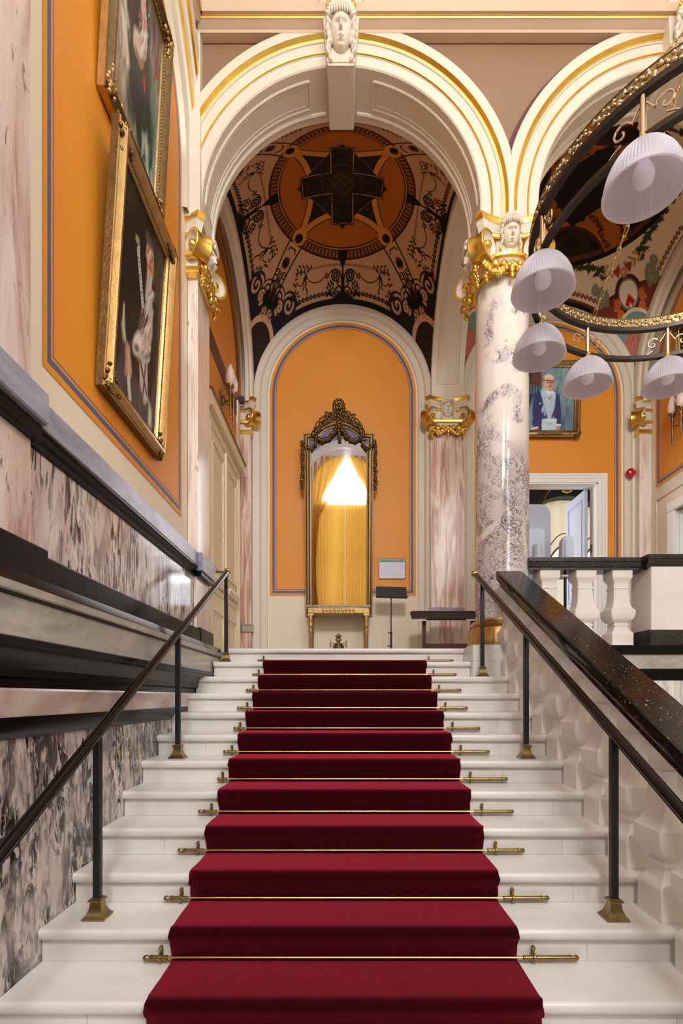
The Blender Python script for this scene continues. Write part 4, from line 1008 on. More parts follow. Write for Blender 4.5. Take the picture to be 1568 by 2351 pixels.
def paint_upper(u, v):
    A = Paint(u, v, rgb(110,124,110))
    A.blur_noise(120, (.06, .2), [rgb(140,156,138), rgb(96,108,98), rgb(124,128,124), rgb(160,170,150), rgb(104,112,116)], (.1, 1), .6, 2)
    A.poly([(0,0),(.30,0),(.28,.30),(.25,.62),(.20,1),(0,1)], rgb(150,132,108), .05); A.blur_noise(40, (.05, .16), [rgb(190,178,156), rgb(112,84,66), rgb(206,200,186)], (.15, 1), .6, 4, (0, .26, 0, 1))
    A.poly([(.24,1),(.20,.76),(.24,.50),(.34,.30),(.56,.12),(.68,.06),(.86,.20),(.78,.5),(.70,.74),(.62,1)], rgb(32,29,31), .03); A.blur_noise(80, (.05, .2), [rgb(22,21,24), rgb(50,46,48), rgb(38,40,52)], (-.1, 1), .6, 6, (.25, .8, .1, 1))
    A.poly([(.66,.34),(.86,.36),(.93,.06),(.78,.03),(.64,.14)], rgb(24,64,48), .04, .95); A.blur_noise(26, (.05, .18), [rgb(20,76,54), rgb(16,40,34)], (0, 1), .7, 8, (.66, .92, .06, .36))
    A.stroke([(.50,1),(.54,.86),(.60,.74),(.60,.66),(.52,.60),(.44,.57)], [.06,.055,.055,.055,.06,.06], rgb(216,204,196)); A.blur_noise(90, (.02, .06), [rgb(160,52,56), rgb(236,230,224), rgb(196,140,134), rgb(120,40,46)], (.4, 1), .8, 10, (.46, .68, .60, 1))
    A.ell(.46,.56,.075,.045, rgb(206,184,172), .4, .3); A.stroke([(.44,.52),(.55,.52),(.60,.57)], .022, rgb(140,112,74))
    A.poly([(.12,.55),(.24,.52),(.34,.36),(.30,.32),(.18,.42)], rgb(222,218,206), .02); A.blur_noise(26, (.03, .09), [rgb(238,236,228), rgb(180,172,158)], (.4, -1), .7, 12, (.10, .32, .34, .72))
    A.poly([(.06,.12),(.16,.16),(.58,.06),(.80,0),(.05,0)], rgb(150,128,96), .04, .9)
    A.stroke([(.64,.50),(.66,.46)], .018, rgb(196,38,40)); A.stroke([(.80,.96),(.84,.84),(.88,.72),(.86,.66)], .016, rgb(150,44,48)); A.stroke([(.92,.94),(.90,.82),(.92,.72)], .018, rgb(150,44,48)); A.stroke([(.97,.8),(.97,.66)], .02, rgb(120,60,62), op=.7)
    A.poly([(.72,.24),(.80,.22),(.86,.06),(.80,.04)], rgb(196,196,176), .02); A.blur_noise(24, (.04, .12), [rgb(196,200,196), rgb(120,132,140)], (.1, 1), .6, 14, (.66, .95, 0, .22))
    return A
def paint_portrait(u, v):
    A = Paint(u, v, rgb(120,150,156)); q = lambda x, y: (x/721, 1-(y-285)/885)
    A.blur_noise(140, (.08, .24), [rgb(150,178,178), rgb(96,130,142), rgb(170,192,182), rgb(84,112,132), rgb(130,160,150), rgb(110,140,168)], (.2, 1), .65, 2)
    A.blur_noise(20, (.08, .2), [rgb(56,78,110), rgb(66,92,124)], (.2, 1), .6, 5, (.55, 1, 0, .3)); A.blur_noise(14, (.06, .14), [rgb(120,112,160)], (1, .3), .6, 6, (.2, .45, .85, 1))
    A.poly([q(0,285), q(210,285), q(235,420), q(235,640), q(120,700), q(0,1170)], rgb(32,28,30), .03); A.ell(*q(165,440), .11, .09, rgb(92,54,40), 0, .5)
    A.poly([q(70,540), q(250,540), q(200,640), q(70,660)], rgb(40,52,72), .02); [A.stroke([q(x,550), q(x,640)], .012, rgb(92,120,140)) for x in (90,130,170,210)]
    A.stroke([q(70,528), q(240,525)], .012, rgb(84,74,40))
    navy = rgb(34,38,92)
    A.poly([q(290,570), q(225,590), q(130,660), q(115,900), q(125,1000), q(110,1060), q(170,1170), q(300,1170), q(420,1060), q(475,1080), q(530,1090), q(535,900), q(510,680), q(440,615), q(400,590)], navy, .012)
    A.blur_noise(60, (.04, .14), [rgb(26,28,72), rgb(50,56,120), rgb(62,70,136)], (.2, 1), .5, 8, (.18, .70, .10, .62))
    sky = rgb(176,206,222)
    A.poly([q(285,565), q(222,605), q(290,830), q(330,950), q(340,1000), q(400,1000), q(440,830), q(455,640), q(400,590)], sky, .01); A.blur_noise(40, (.04, .1), [rgb(150,184,208), rgb(206,226,232)], (.1, 1), .6, 9, (.36, .60, .25, .60))
    A.poly([q(330,960), q(290,1010), q(340,1010)], navy, .008); A.poly([q(400,960), q(392,1010), q(420,1030), q(470,990), q(455,820)], navy, .008); A.poly([q(456,820), q(470,990), q(430,930)], rgb(96,40,66), .01)
    A.poly([q(258,1005), q(474,1000), q(474,1170), q(258,1170)], rgb(196,216,226), .008); A.poly([q(290,1000), q(470,1000), q(372,1090)], rgb(214,230,234), .008); A.stroke([q(300,1040), q(370,1085), q(410,1045)], .008, rgb(150,170,130)); A.blur_noise(24, (.04, .1), [rgb(170,198,214), rgb(226,238,240)], (.2, 1), .5, 13, (.37, .64, 0, .18))
    A.poly([q(310,600), q(420,620), q(415,655), q(375,640), q(365,700), q(340,640), q(318,660)], rgb(240,242,244), .008); A.stroke([q(355,650), q(362,760)], .014, rgb(226,222,222)); A.stroke([q(345,690), q(362,730), q(380,690)], .008, rgb(150,90,80))
    A.poly([q(285,520), q(410,560), q(395,615), q(345,610), q(300,585)], rgb(196,146,116), .012)
    A.ell(*q(345,490), .118, .125, rgb(222,176,142), .0, .1); A.ell(*q(340,425), .10, .05, rgb(236,206,176), 0, .3); A.ell(*q(385,530), .06, .06, rgb(206,152,122), 0, .4)
    A.ell(*q(270,470), .022, .06, rgb(150,126,104), 0, .4); A.ell(*q(274,500), .022, .03, rgb(206,150,120))
    for x in (338, 400):
        A.stroke([q(x-24,462), q(x+24,462), q(x+22,496), q(x-20,498), q(x-24,462)], .0048, rgb(34,28,26)); A.ell(*q(x,478), .012, .007, rgb(60,50,46))
    A.stroke([q(270,462), q(320,462)], .005, rgb(34,28,26)); A.stroke([q(362,468), q(376,468)], .005, rgb(34,28,26)); A.stroke([q(370,485), q(384,520), q(366,524)], .007, rgb(170,112,90)); A.stroke([q(345,548), q(388,546)], .007, rgb(160,84,76)); A.stroke([q(320,452), q(350,448)], .006, rgb(150,120,96))
    A.ell(*q(225,785), .02, .014, sky); A.ell(*q(495,1120), .04, .05, rgb(196,142,112), 0, .3); A.stroke([q(475,1088), q(530,1090)], .014, rgb(238,238,238)); A.ell(*q(170,1145), .06, .025, rgb(176,110,76), 0, .3); A.stroke([q(110,1142), q(200,1120)], .012, rgb(232,232,232))
    return A
GF = [M['goldframe'], M['darkgilt']]
picture('painting', wallM(-1.437, 3.757, 4.285, PI/2, .062), 1.045, 1.62, .125, .085, GF, 'large gilt framed portrait in dark robes, the lower painting on the left orange wall', 'painting', paint_lower, 150, 210)
picture('painting', wallM(-1.445, 3.755, 6.0, PI/2, .055), 1.01, 1.45, .115, .08, [M['darkgilt'], M['goldframe']], 'gilt framed painting with green drapery at the top of the left wall', 'painting', paint_upper, 150, 200)
picture('painting', wallM(3.115, 8.33, 6.165, 0, .07), .955, 1.13, .105, .075, GF, 'framed portrait of a bald bespectacled man in a blue coat over the open doorway', 'painting', paint_portrait, 200, 240, plaque=True)
def paint_dim(u, v):
    A = Paint(u, v, rgb(40,36,34)); A.blur_noise(40, (.08, .2), [rgb(70,58,46), rgb(30,28,30), rgb(92,80,66)], (.2, 1), .6, 3); A.ell(.5,.65,.14,.12, rgb(196,150,120)); A.poly([(.15,0),(.85,0),(.75,.45),(.5,.55),(.25,.45)], rgb(24,24,32), .03); return A
picture('painting', wallM(XR-.075, 6.98, 6.1, -PI/2, .04), .95, 1.15, .11, .07, GF, 'gilt framed picture on the right wall, cut by the photo edge', 'painting', paint_dim, 40, 50)

# ------------------------------------------------------------------ outline helpers
def offset_poly(P, d):
    n = len(P); out = []
    for i in range(n):
        a, b, c = P[i-1], P[i], P[(i+1) % n]
        e1 = (b[0]-a[0], b[1]-a[1]); e2 = (c[0]-b[0], c[1]-b[1])
        l1 = math.hypot(*e1) or 1e-9; l2 = math.hypot(*e2) or 1e-9
        n1 = (-e1[1]/l1, e1[0]/l1); n2 = (-e2[1]/l2, e2[0]/l2)
        k = 1 + n1[0]*n2[0]+n1[1]*n2[1]; k = max(k, .35)
        out.append((b[0]+d*(n1[0]+n2[0])/k, b[1]+d*(n1[1]+n2[1])/k))
    return out                                            # d > 0 moves inwards on a counter-clockwise outline
# ------------------------------------------------------------------ pier glass
MXc = Matrix.Translation((-.10, 8.385, 2.87)) @ Matrix.Rotation(.066, 4, 'X')
def outline(w, ws, z_sh0, z_sh1, rw, zt, z0=0.0, n=18):
    R = (rw*rw+(zt-z_sh1)**2)/(2*(zt-z_sh1)); a = math.asin(rw/R)
    arc = [(R*math.sin(a-2*a*i/n), zt-R+R*math.cos(a-2*a*i/n)) for i in range(n+1)]
    return [(w, z0), (w, z_sh0), (ws, z_sh0+.03), (ws, z_sh1)] + arc + [(-ws, z_sh1), (-ws, z_sh0+.03), (-w, z_sh0), (-w, z0)]
OUT = outline(.515, .535, 2.42, 2.715, .385, 2.90)
mir = thing('wall_mirror', MXc @ Vector((0, 0, 0)), 'tall gilt framed pier glass with flower garlands standing on a console, reflecting yellow curtains', 'mirror')
pf = [(0, 0, 1), (0, .03, 0), (.006, .045, 0), (.02, .05, 1), (.028, .044, 1), (.036, .062, 0), (.052, .066, 0), (.062, .054, 1), (.070, .040, 1), (.078, .044, 0), (.088, .040, 0), (.095, .022, 1), (.095, .008, 1)]
b = MB(); b.loft([[(x, -w, z) for x, z in offset_poly(OUT, o)] for o, w, m in pf], mfun=lambda i: pf[i][2])
b.box(-.51, .51, -.008, -.001, .003, 2.70, 1); b.xform(MXc); b.build('frame', [M['mirrorframe'], M['darkgilt']], mir, 30)
b = MB(); G = offset_poly(OUT, .088); b.add([(x, -.011, z) for x, z in G], [tuple(range(len(G)))]); b.xform(MXc); b.build('glass', M['mirror'], mir, 0)
r = random.Random(3); b = MB()
for k in range(230):                                      # flower crest
    t = r.uniform(-1, 1); h = (1-abs(t)**1.1); x = t*.40; z = 2.90-.26*t*t + r.random()*(.035+.22*h**2.4); s = r.uniform(.018, .032)
    b.blob((x, -.05-r.uniform(0, .04), z), (s*.75, s*.6, s*1.35), Matrix.Rotation(r.uniform(-1.5, 1.5), 3, 'Y'), 0, 8)
for k in range(22):
    a = 2*PI*k/22; b.blob((.075*math.cos(a), -.06, 3.10+.09*math.sin(a)), (.024, .02, .028), Matrix.Rotation(-a, 3, 'Y'), 0, 6)
for s in (-1, 1):
    b.tube([(s*.10, -.06, 2.96), (s*.18, -.06, 2.99), (s*.25, -.055, 2.93), (s*.33, -.05, 2.86), (s*.37, -.05, 2.76)], .009, 6)
    for k in range(16): b.blob((s*(.16+.014*k), -.055, 2.985-.0011*k*k+r.uniform(-.02, .035)), (.010, .008, .022), Matrix.Rotation(s*(.8+.1*k), 3, 'Y'), 0, 6)
b.xform(MXc); b.build('crest', M['darkgilt'], mir, 100)
b = MB()
def swag(pts, n, s0):
    for k in range(n):
        t = k/(n-1)*(len(pts)-1); i = min(int(t), len(pts)-2); f = t-i
        x = pts[i][0]*(1-f)+pts[i+1][0]*f; z = pts[i][1]*(1-f)+pts[i+1][1]*f
        b.blob((x+r.uniform(-.012, .012), -.055-r.uniform(0, .025), z+r.uniform(-.014, .014)), (s0*r.uniform(.8, 1.45),)*3, None, 0, 8)
for s in (-1, 1):
    swag([(s*.02, 2.84), (s*.07, 2.72), (s*.14, 2.64), (s*.24, 2.60), (s*.33, 2.64)], 34, .022)
    swag([(s*.34, 2.64), (s*.36, 2.54), (s*.42, 2.48), (s*.50, 2.50), (s*.535, 2.56)], 26, .018)
    swag([(s*.54, 2.58), (s*.555, 2.40), (s*.545, 2.20), (s*.56, 2.02), (s*.55, 1.90)], 40, .020)
swag([(0, 2.86), (0, 2.74), (.004, 2.62)], 16, .022)
b.xform(MXc); b.build('garland', M['darkgilt'], mir, 100)
# console table under the glass
con = thing('console_table', (-.10, 8.08, ZL), 'small gilded console table with turned legs below the tall mirror', 'table')
b = MB(); b.box(-.57, .37, 7.90, 8.27, 2.925, 2.955, 0, .008); b.build('top', M['gray_band'], con)
b = MB(); b.box(-.54, .34, 7.925, 8.26, 2.845, 2.925, 0, .004); b.box(-.39, .19, 7.905, 7.93, 2.835, 2.925, 0, .004); b.box(-.545, .345, 7.915, 8.262, 2.835, 2.85, 0, .003)
for i in range(30): b.blob((-.36+.52*i/29, 7.902, 2.912), (.006, .006, .006), None, 0, 6); b.blob((-.36+.52*i/29, 7.902, 2.845), (.006, .006, .006), None, 0, 6)
for i in range(9): b.lathe([(.024, 0), (.018, .010), (.004, .014)], (-.32+.44*i/8, 7.906, 2.878), ((0,-1,0),(1,0,0),(0,0,1)), 10, 0)
b.build('apron', M['oldgold'], con, 40)
for x in (-.505, .305):
    for y in (7.95, 8.22):
        b = MB(); b.box(x-.045, x+.045, y-.03, y+.03, 2.80, 2.90, 0, .005)
        b.lathe([(.020, 0), (.024, .03), (.020, .04), (.023, .05), (.029, .46), (.034, .475), (.034, .49), (.026, .50), (.026, .52), (.034, .54), (.036, .575), (.027, .60), (.034, .63), (.034, .65), (.028, .66), (.03, .72)], (x, y, ZL), 'z', 20, 0, rmod=lambda a, h: 1-.07*(abs(math.sin(a*5)) if .05 < h < .44 else 0))
        b.build('leg', M['oldgold'], con, 40)
orn = thing('bronze_ornament', (-.10, 7.80, ZL), 'small ornate bronze urn with leafy finial on the floor under the console', 'ornament')
b = MB(); b.box(-.20, 0, 7.70, 7.90, ZL, ZL+.05, 0, .006); b.lathe([(.08, .05), (.05, .07), (.03, .10), (.035, .12), (.075, .20), (.08, .25), (.06, .265), (.064, .285), (.03, .29), (.02, .31)], (-.10, 7.80, ZL), 'z', 20); b.build('body', M['bronze'], orn)
b = MB()
for k in range(12):
    a = 2*PI*k/6; h = .31+.05*(k//6); b.blob((-.10+.028*math.cos(a), 7.80+.028*math.sin(a), ZL+h+.02), (.012, .012, .034), Matrix.Rotation(.7*math.cos(a), 3, 'Y'), 0, 6)
b.blob((-.10, 7.80, ZL+.40), (.014, .014, .03)); b.build('finial', M['bronze'], orn, 100)
for s in (-1, 1):
    b = MB(); b.tube([(-.10+s*.07, 7.8, ZL+.24), (-.10+s*.105, 7.8, ZL+.24), (-.10+s*.105, 7.8, ZL+.30), (-.10+s*.075, 7.8, ZL+.30), (-.10+s*.075, 7.8, ZL+.27), (-.10+s*.09, 7.8, ZL+.27)], .006, 6); b.tube([(-.10+s*.07, 7.8, ZL+.18), (-.10+s*.115, 7.8, ZL+.18), (-.10+s*.115, 7.8, ZL+.33)], .006, 6); b.build('handle', M['bronze'], orn)

# ------------------------------------------------------------------ music stand, sloping desk, notices
ms = thing('music_stand', (.672, 8.0, ZL), 'black metal music stand in front of the orange wall, right of the mirror', 'music stand')
b = MB(); b.lathe([(.013, 0), (.013, .34)], (.672, 8.0, ZL+.12), 'z', 12); b.lathe([(.008, 0), (.008, .58)], (.672, 8.0, ZL+.44), 'z', 10); b.build('pole', M['black_satin'], ms)
for k in range(3):
    a = PI/2+2*PI*k/3; b = MB(); b.tube([(.672, 8.0, ZL+.16), (.672+.12*math.cos(a), 8.0+.12*math.sin(a), ZL+.10), (.672+.28*math.cos(a), 8.0+.28*math.sin(a), ZL+.008)], .008, 8); b.build('leg', M['black_satin'], ms)
for h in (.27, .46):
    b = MB(); b.lathe([(.017, -.02), (.017, .02)], (.672, 8.0, ZL+h), 'z', 12); b.lathe([(.006, 0), (.006, .03), (.011, .032), (.011, .042)], (.664, 7.995, ZL+h), ((-1,0,0),(0,1,0),(0,0,1)), 10); b.build('clamp_knob', M['black_satin'], ms)
MS = Matrix.Translation((.672, 7.97, ZL+1.05)) @ Matrix.Rotation(.03, 4, 'Y') @ Matrix.Rotation(-.30, 4, 'X')
b = MB(); b.prism([(-.225, .09), (.215, .09), (.232, -.075), (.225, -.09), (-.225, -.09)], -.003, .003, 'y'); b.box(-.225, .23, -.045, .003, -.094, -.088); b.box(-.225, .245, -.048, -.043, -.094, -.075); b.box(-.03, .03, .003, .03, -.04, .03); b.xform(MS); b.build('desk', M['black_satin'], ms, 0)
b = MB()
for x in (-.02, .022): b.lathe([(.004, 0), (.003, .003)], (x, -.003, -.015), ((0,-1,0),(1,0,0),(0,0,1)), 8)
b.xform(MS); b.build('screw', M['champagne'], ms)
tb = thing('reading_desk', (1.45, 7.7, ZL), 'low dark wooden desk with sloping black top in front of the pink pilaster', 'table')
MT = Matrix.Translation((1.42, 7.62, 2.752)) @ Matrix.Rotation(.44, 4, 'X')
b = MB(); b.box(-.50, .43, -.16, .17, -.012, .010, 0); b.xform(MT); b.build('top', M['black_satin'], tb, 0)
b = MB(); b.box(-.47, .43, .17, .19, -.016, .018, 0); b.xform(MT); b.build('edge_strip', M['wood'], tb, 0)
b = MB(); b.box(-.50, -.31, -.175, -.16, -.016, .006, 0); b.box(.24, .37, -.175, -.16, -.016, .006, 0); b.xform(MT); b.build('ledge', M['white'], tb, 0)
for x in (1.10, 1.78):
    b = MB(); b.box(x-.026, x+.026, 7.60, 7.66, ZL, 2.74, 0, .004); b.build('leg', M['wood'], tb)
    b = MB(); b.box(x-.024, x+.024, 7.46, 7.84, ZL, ZL+.05, 0, .006); b.build('foot', M['wood'], tb)
b = MB(); b.box(1.126, 1.754, 7.615, 7.645, ZL+.17, ZL+.265, 0, .004); b.build('stretcher', M['wood'], tb)

def text_mesh(name, body, size, mat, parent, Mx, sx=1.0):
    cu = bpy.data.curves.new(name, 'FONT'); cu.body = body; cu.size = size; cu.align_x = 'CENTER'; cu.align_y = 'CENTER'; cu.extrude = .0004; cu.offset = size*.012
    t = bpy.data.objects.new(name, cu); COL.objects.link(t)
    dg = bpy.context.evaluated_depsgraph_get(); me = bpy.data.meshes.new_from_object(t.evaluated_get(dg)); bpy.data.objects.remove(t)
    off = Vector(wloc(parent)); me.transform(Matrix.Translation(-off) @ Mx @ Matrix.Scale(sx, 4, (1,0,0))); me.materials.clear(); me.materials.append(mat)
    o = bpy.data.objects.new(name, me); COL.objects.link(o); o.parent = parent; return o
sg = thing('notice_board', (.722, YBW-.01, 3.76), 'small framed evacuation plan with a green heading on the orange wall above the music stand', 'notice')
SX, SZ = (900.5-CX)*8.4/F_PX, EYE+(1600-1306)*8.4/F_PX
b = MB(); prof = [(0, 0, 0), (0, .014, 0), (.004, .017, 0), (.010, .014, 0), (.012, .006, 0)]
b.loft([[(SX+x, YBW-.006+y, SZ+z) for x, y, z in ring] for ring in frame_rings(.418, .315, prof)]); b.build('frame', M['champagne'], sg, 20)
b = MB(); b.box(SX-.2, SX+.2, YBW-.012, YBW-.007, SZ-.147, SZ+.147); b.build('sheet', M['paper'], sg, 0)
b = MB(); b.box(SX-.194, SX+.194, YBW-.0135, YBW-.0118, SZ+.104, SZ+.140); b.build('heading_band', M['green'], sg, 0)
text_mesh('lettering', 'EVACUATIEPLAN 1.ETAGE', .030, M['ink'], sg, Matrix.Translation((SX, YBW-.0142, SZ+.121)) @ Matrix.Rotation(PI/2, 4, 'X'), .98)
b = MB(); r = random.Random(5)
def seg(x0, z0, x1, z1, w=.0012): b.box(SX+min(x0, x1)-w/2, SX+max(x0, x1)+w/2, YBW-.0128, YBW-.0118, SZ+min(z0, z1)-w/2, SZ+max(z0, z1)+w/2)
for x0, z0, x1, z1 in [(-.12,-.06,.12,-.06), (-.12,-.06,-.12,.06), (-.12,.06,.05,.06), (.05,.06,.05,.03), (.12,-.06,.12,.03), (.05,.03,.12,.03), (-.04,-.06,-.04,.0), (-.12,.0,-.06,.0), (.04,-.06,.04,-.02), (-.02,.06,-.02,.02)]: seg(x0, z0, x1, z1)
for k in range(7): seg(.148, .08-.016*k, .152, .08-.016*k, .003); seg(.158, .08-.016*k, .178, .08-.016*k, .0015)
b.build('plan_drawing', plain('plan_line_print', rgb(150,150,186), .6), sg, 0)

al = thing('alarm_sounder', (4.376, 8.34, 5.05), 'round red fire alarm sounder on the cream wall right of the open doorway', 'alarm')
AX, AZ = (1444.5-CX)*8.36/F_PX, EYE+(1600-1088)*8.36/F_PX
b = MB(); b.lathe([(.066, 0), (.068, .02), (.066, .045), (.058, .062), (.045, .072), (.004, .08)], (AX, 8.34, AZ), ((0,-1,0),(1,0,0),(0,0,1)), 28); b.box(AX-.02, AX+.02, 8.31, 8.335, AZ-.085, AZ-.055, 0, .006); b.build('housing', M['red'], al)
b = MB(); b.lathe([(.016, 0), (.016, .006), (.004, .008)], (AX+.016, 8.272, AZ+.018), ((0,-1,0),(1,0,0),(0,0,1)), 16); b.build('label_disc', M['white'], al)

# pale blue dispensers on stands behind the landing rail
dA = thing('dispenser_stand', (2.07, 6.0, ZL), 'tall pale blue board with a rounded top and dispenser behind the rail, against the column', 'stand')
b = MB()
pts = [(2.27, ZL+.06), (2.27, 3.62)] + [(2.15+.12*math.cos(a), 3.62+.13*math.sin(a)) for a in [PI/2*i/8 for i in range(1, 9)]] + [(1.97+.0-.12*math.sin(a), 3.62+.13*math.cos(a)) for a in [PI/2*i/8 for i in range(9)]] + [(1.85, ZL+.06)]
b.prism(pts, 6.02, 6.045, 'y'); b.build('back_board', M['door_blue'], dA, 30)
b = MB(); pts = [(2.19, 3.02), (2.19, 3.42)] + [(2.15+.04*math.cos(a), 3.42+.05*math.sin(a)) for a in [PI/2*i/5 for i in range(1, 6)]] + [(2.0, 3.47), (2.0, 3.02)]
b.prism(pts, 5.98, 6.02, 'y'); b.build('back_plate', M['dispenser'], dA, 30)
b = MB(); b.lathe([(.045, 0), (.045, .36), (.03, .37)], (2.10, 5.94, 2.92), 'z', 20); b.build('bottle_holder', M['dispenser'], dA, 30)
b = MB(); b.box(1.9, 2.22, 5.86, 6.14, ZL, ZL+.03, 0, .006); b.box(2.02, 2.08, 6.01, 6.05, ZL+.03, ZL+.9, 0, .004); b.build('base', M['door_blue'], dA)
dB = thing('dispenser_stand', (2.44, 6.05, ZL), 'white dispenser on a dark pole behind the landing rail, left of the door leaf', 'stand')
b = MB(); pr = [(-.075, 0), (-.085, .10), (-.065, .40), (-.03, .44), (.05, .44), (.08, .40), (.085, .05), (.06, 0)]
b.prism([(2.445+x*.85, 2.94+z*1.03) for x, z in pr], 5.98, 6.10, 'y'); b.build('housing', M['dispenser'], dB, 30, bevel=.012)
b = MB(); b.box(2.40, 2.425, 5.972, 5.982, 2.99, 3.34, 0, .003); b.build('front_panel', M['door_blue'], dB)
b = MB(); b.lathe([(.016, 0), (.016, .86)], (2.445, 6.06, ZL+.02), 'z', 12); b.build('pole', M['black_iron'], dB)
b = MB(); b.lathe([(.15, 0), (.15, .012), (.03, .02)], (2.445, 6.06, ZL), 'z', 24); b.build('base', M['black_iron'], dB)

# ------------------------------------------------------------------ torch wall lights
def sconce(o, Mx):
    b = MB(); b.prism([(-.075, .10), (.075, .10), (.085, .0), (.05, -.10), (0, -.15), (-.05, -.10), (-.085, 0)], -.03, 0, 'y'); b.blob((0, -.035, .0), (.05, .03, .07)); b.xform(Mx); b.build('back_plate', M['bronze'], o)
    for s in (-1, 1):
        b = MB(); b.tube([(0, -.03, -.02), (s*.05, -.10, -.04), (s*.10, -.14, -.03)], .010, 8)
        b.lathe([(.004, -.30), (.014, -.28), (.010, -.26), (.016, -.10), (.020, -.02), (.014, .0), (.022, .05), (.018, .07), (.03, .10), (.045, .115), (.05, .15), (.046, .155)], (s*.10, -.15, 0), 'z', 14); b.xform(Mx); a = b.build('torch_arm', M['bronze'], o, 40)
        b = MB(); b.lathe([(.036, .15), (.055, .19), (.064, .24), (.058, .30), (.040, .36), (.018, .41), (.004, .43)], (s*.10, -.15, 0), 'z', 24, rmod=lambda t, h: 1+.06*math.sin(t*6+h*30)); b.xform(Mx); b.build('flame_glass', plain('frosted_flame_glass', rgb(240,214,204), .35), o, 60)
sc1 = thing('wall_light', (XLB+.01, 6.98, 5.42), 'bronze double torch wall light with pink flame glasses above the cream door', 'wall light'); sconce(sc1, Matrix.Translation((XLB+.002, 6.98, 5.42)) @ Matrix.Rotation(PI/2, 4, 'Z') @ Matrix.Scale(.95, 4))
sc2 = thing('wall_light', (XR-.01, 7.36, 5.2), 'torch wall light with white flame glass at the right edge, under the framed picture', 'wall light'); sconce(sc2, Matrix.Translation((XR-.002, 7.36, 5.35)) @ Matrix.Rotation(-PI/2, 4, 'Z') @ Matrix.Scale(.95, 4))

# ------------------------------------------------------------------ doors
def door_leaf(root, name, W, H, Mx, mat, panels):
    """leaf in local x 0..W, z 0..H, face towards -y"""
    b = MB(); b.box(0, W, -.0, .045, 0, H, 0, .003)
    for x0, x1, z0, z1 in panels:
        for o, w in ((0, .014), (.03, .006)):
            for side in (1, -1):
                yo = (-w, 0) if side > 0 else (.045, .045+w)
                b.box(x0+o, x1-o, yo[0], yo[1], z0+o, z0+o+.022); b.box(x0+o, x1-o, yo[0], yo[1], z1-o-.022, z1-o); b.box(x0+o, x0+o+.022, yo[0], yo[1], z0+o+.0221, z1-o-.0221); b.box(x1-o-.022, x1-o, yo[0], yo[1], z0+o+.0221, z1-o-.0221)
    b.xform(Mx); return b.build(name, mat, root, 30)
D1 = thing('door_1', (XLB, 6.98, ZL), None, None); D1['kind'] = 'structure'
b = MB()
for y0, y1 in ((6.08, 6.20), (7.76, 7.88)):
    b.box(XLB, XLB+.07, y0, y1, ZL, 4.74, 0, .01); b.box(XLB+.0701, XLB+.085, y0+.03, y1-.03, ZL, 4.74, 0, .005)
b.box(XLB, XLB+.072, 6.078, 7.882, 4.741, 4.859, 0, .008)
cpf = [(0, 4.86), (.09, 4.87), (.10, 4.92), (.14, 4.95), (.145, 4.975), (.16, 4.985), (.16, 5.0), (0, 5.01)]
b.prism([(6.02, 4.86), (7.94, 4.86), (7.97, 4.95), (7.99, 5.0), (5.97, 5.0), (5.99, 4.95)], XLB, XLB+.13, 'x'); b.build('door_frame', M['door_cream'], D1, 30)
b = MB(); b.box(XLB, XLB+.15, 5.95, 8.0, 5.0, 5.02, 0); b.build('cornice_cap', M['bronze'], D1, 0)
for y0 in (6.20, 6.985):
    Mx = Matrix.Translation((XLB+.055, y0, ZL)) @ Matrix.Rotation(PI/2, 4, 'Z')
    o = door_leaf(D1, 'door_leaf', .775, 2.64, Mx, M['door_cream'], [(.10, .675, .10, .55), (.10, .675, .75, .98), (.10, .675, 1.06, 2.50)])
b = MB(); b.box(XLB+.055, XLB+.085, 6.945, 7.02, ZL, 4.74, 0, .008); b.build('cover_strip', M['door_cream'], D1, 30)
b = MB()
for y0 in (6.26, 7.05): b.box(XLB+.05, XLB+.10, y0, y0+.64, ZL+.84, ZL+.92, 0, .012)
for y0 in (6.26, 7.05):
    for k in range(18): b.box(XLB+.09, XLB+.11, y0+.02+k*.034, y0+.036+k*.034, ZL+.90, ZL+.935)
b.build('dentil_rail', M['door_cream'], D1, 30)

D2 = thing('door_2', (XC2, YBW, ZL), None, None); D2['kind'] = 'structure'
b = MB()
def archi(b, x0, x1, zt, w=.125):
    pr = [(0, .0), (0, .02), (.02, .03), (.05, .03), (.055, .04), (.09, .045), (.095, .055), (w, .06), (w, 0)]
    P = lambda o, d: [(x0+w-.01-o, YBW-d, ZL), (x0+w-.01-o, YBW-d, zt-w+.01+o), (x1-w+.01+o, YBW-d, zt-w+.01+o), (x1-w+.01+o, YBW-d, ZL)]
    b.loft([P(o, d) for o, d in pr], closed=False)
archi(b, DX0-.115, DX1+.115, DZ+.115); 
b.box(DX0, DX0+.02, YBW-.01, YBW+.22, ZL, DZ); b.box(DX1-.02, DX1, YBW-.01, YBW+.22, ZL, DZ); b.box(DX0, DX1, YBW-.01, YBW+.22, DZ-.02, DZ)
b.build('door_frame', M['white'], D2, 30)
for xh, nm in ((DX1-.075, 'door_leaf'), (DX0+.03, 'door_leaf')):
    Mx = Matrix.Translation((xh, YBW+.18, ZL+.01)) @ Matrix.Rotation(PI/2, 4, 'Z')
    door_leaf(D2, nm, .74, 2.79, Mx, M['door_blue'], [(.10, .64, .12, .95), (.10, .64, 1.08, 2.66)])
b = MB(); b.box(DX1-.03, DX1-.02, YBW+.13, YBW+.19, 3.9, 4.02); b.box(DX1-.03, DX1-.02, YBW+.13, YBW+.19, 2.6, 2.72); b.build('hinge', M['agedbrass'], D2)
D3 = thing('door_3', (XR, 6.9, ZL), None, None); D3['kind'] = 'structure'
b = MB()
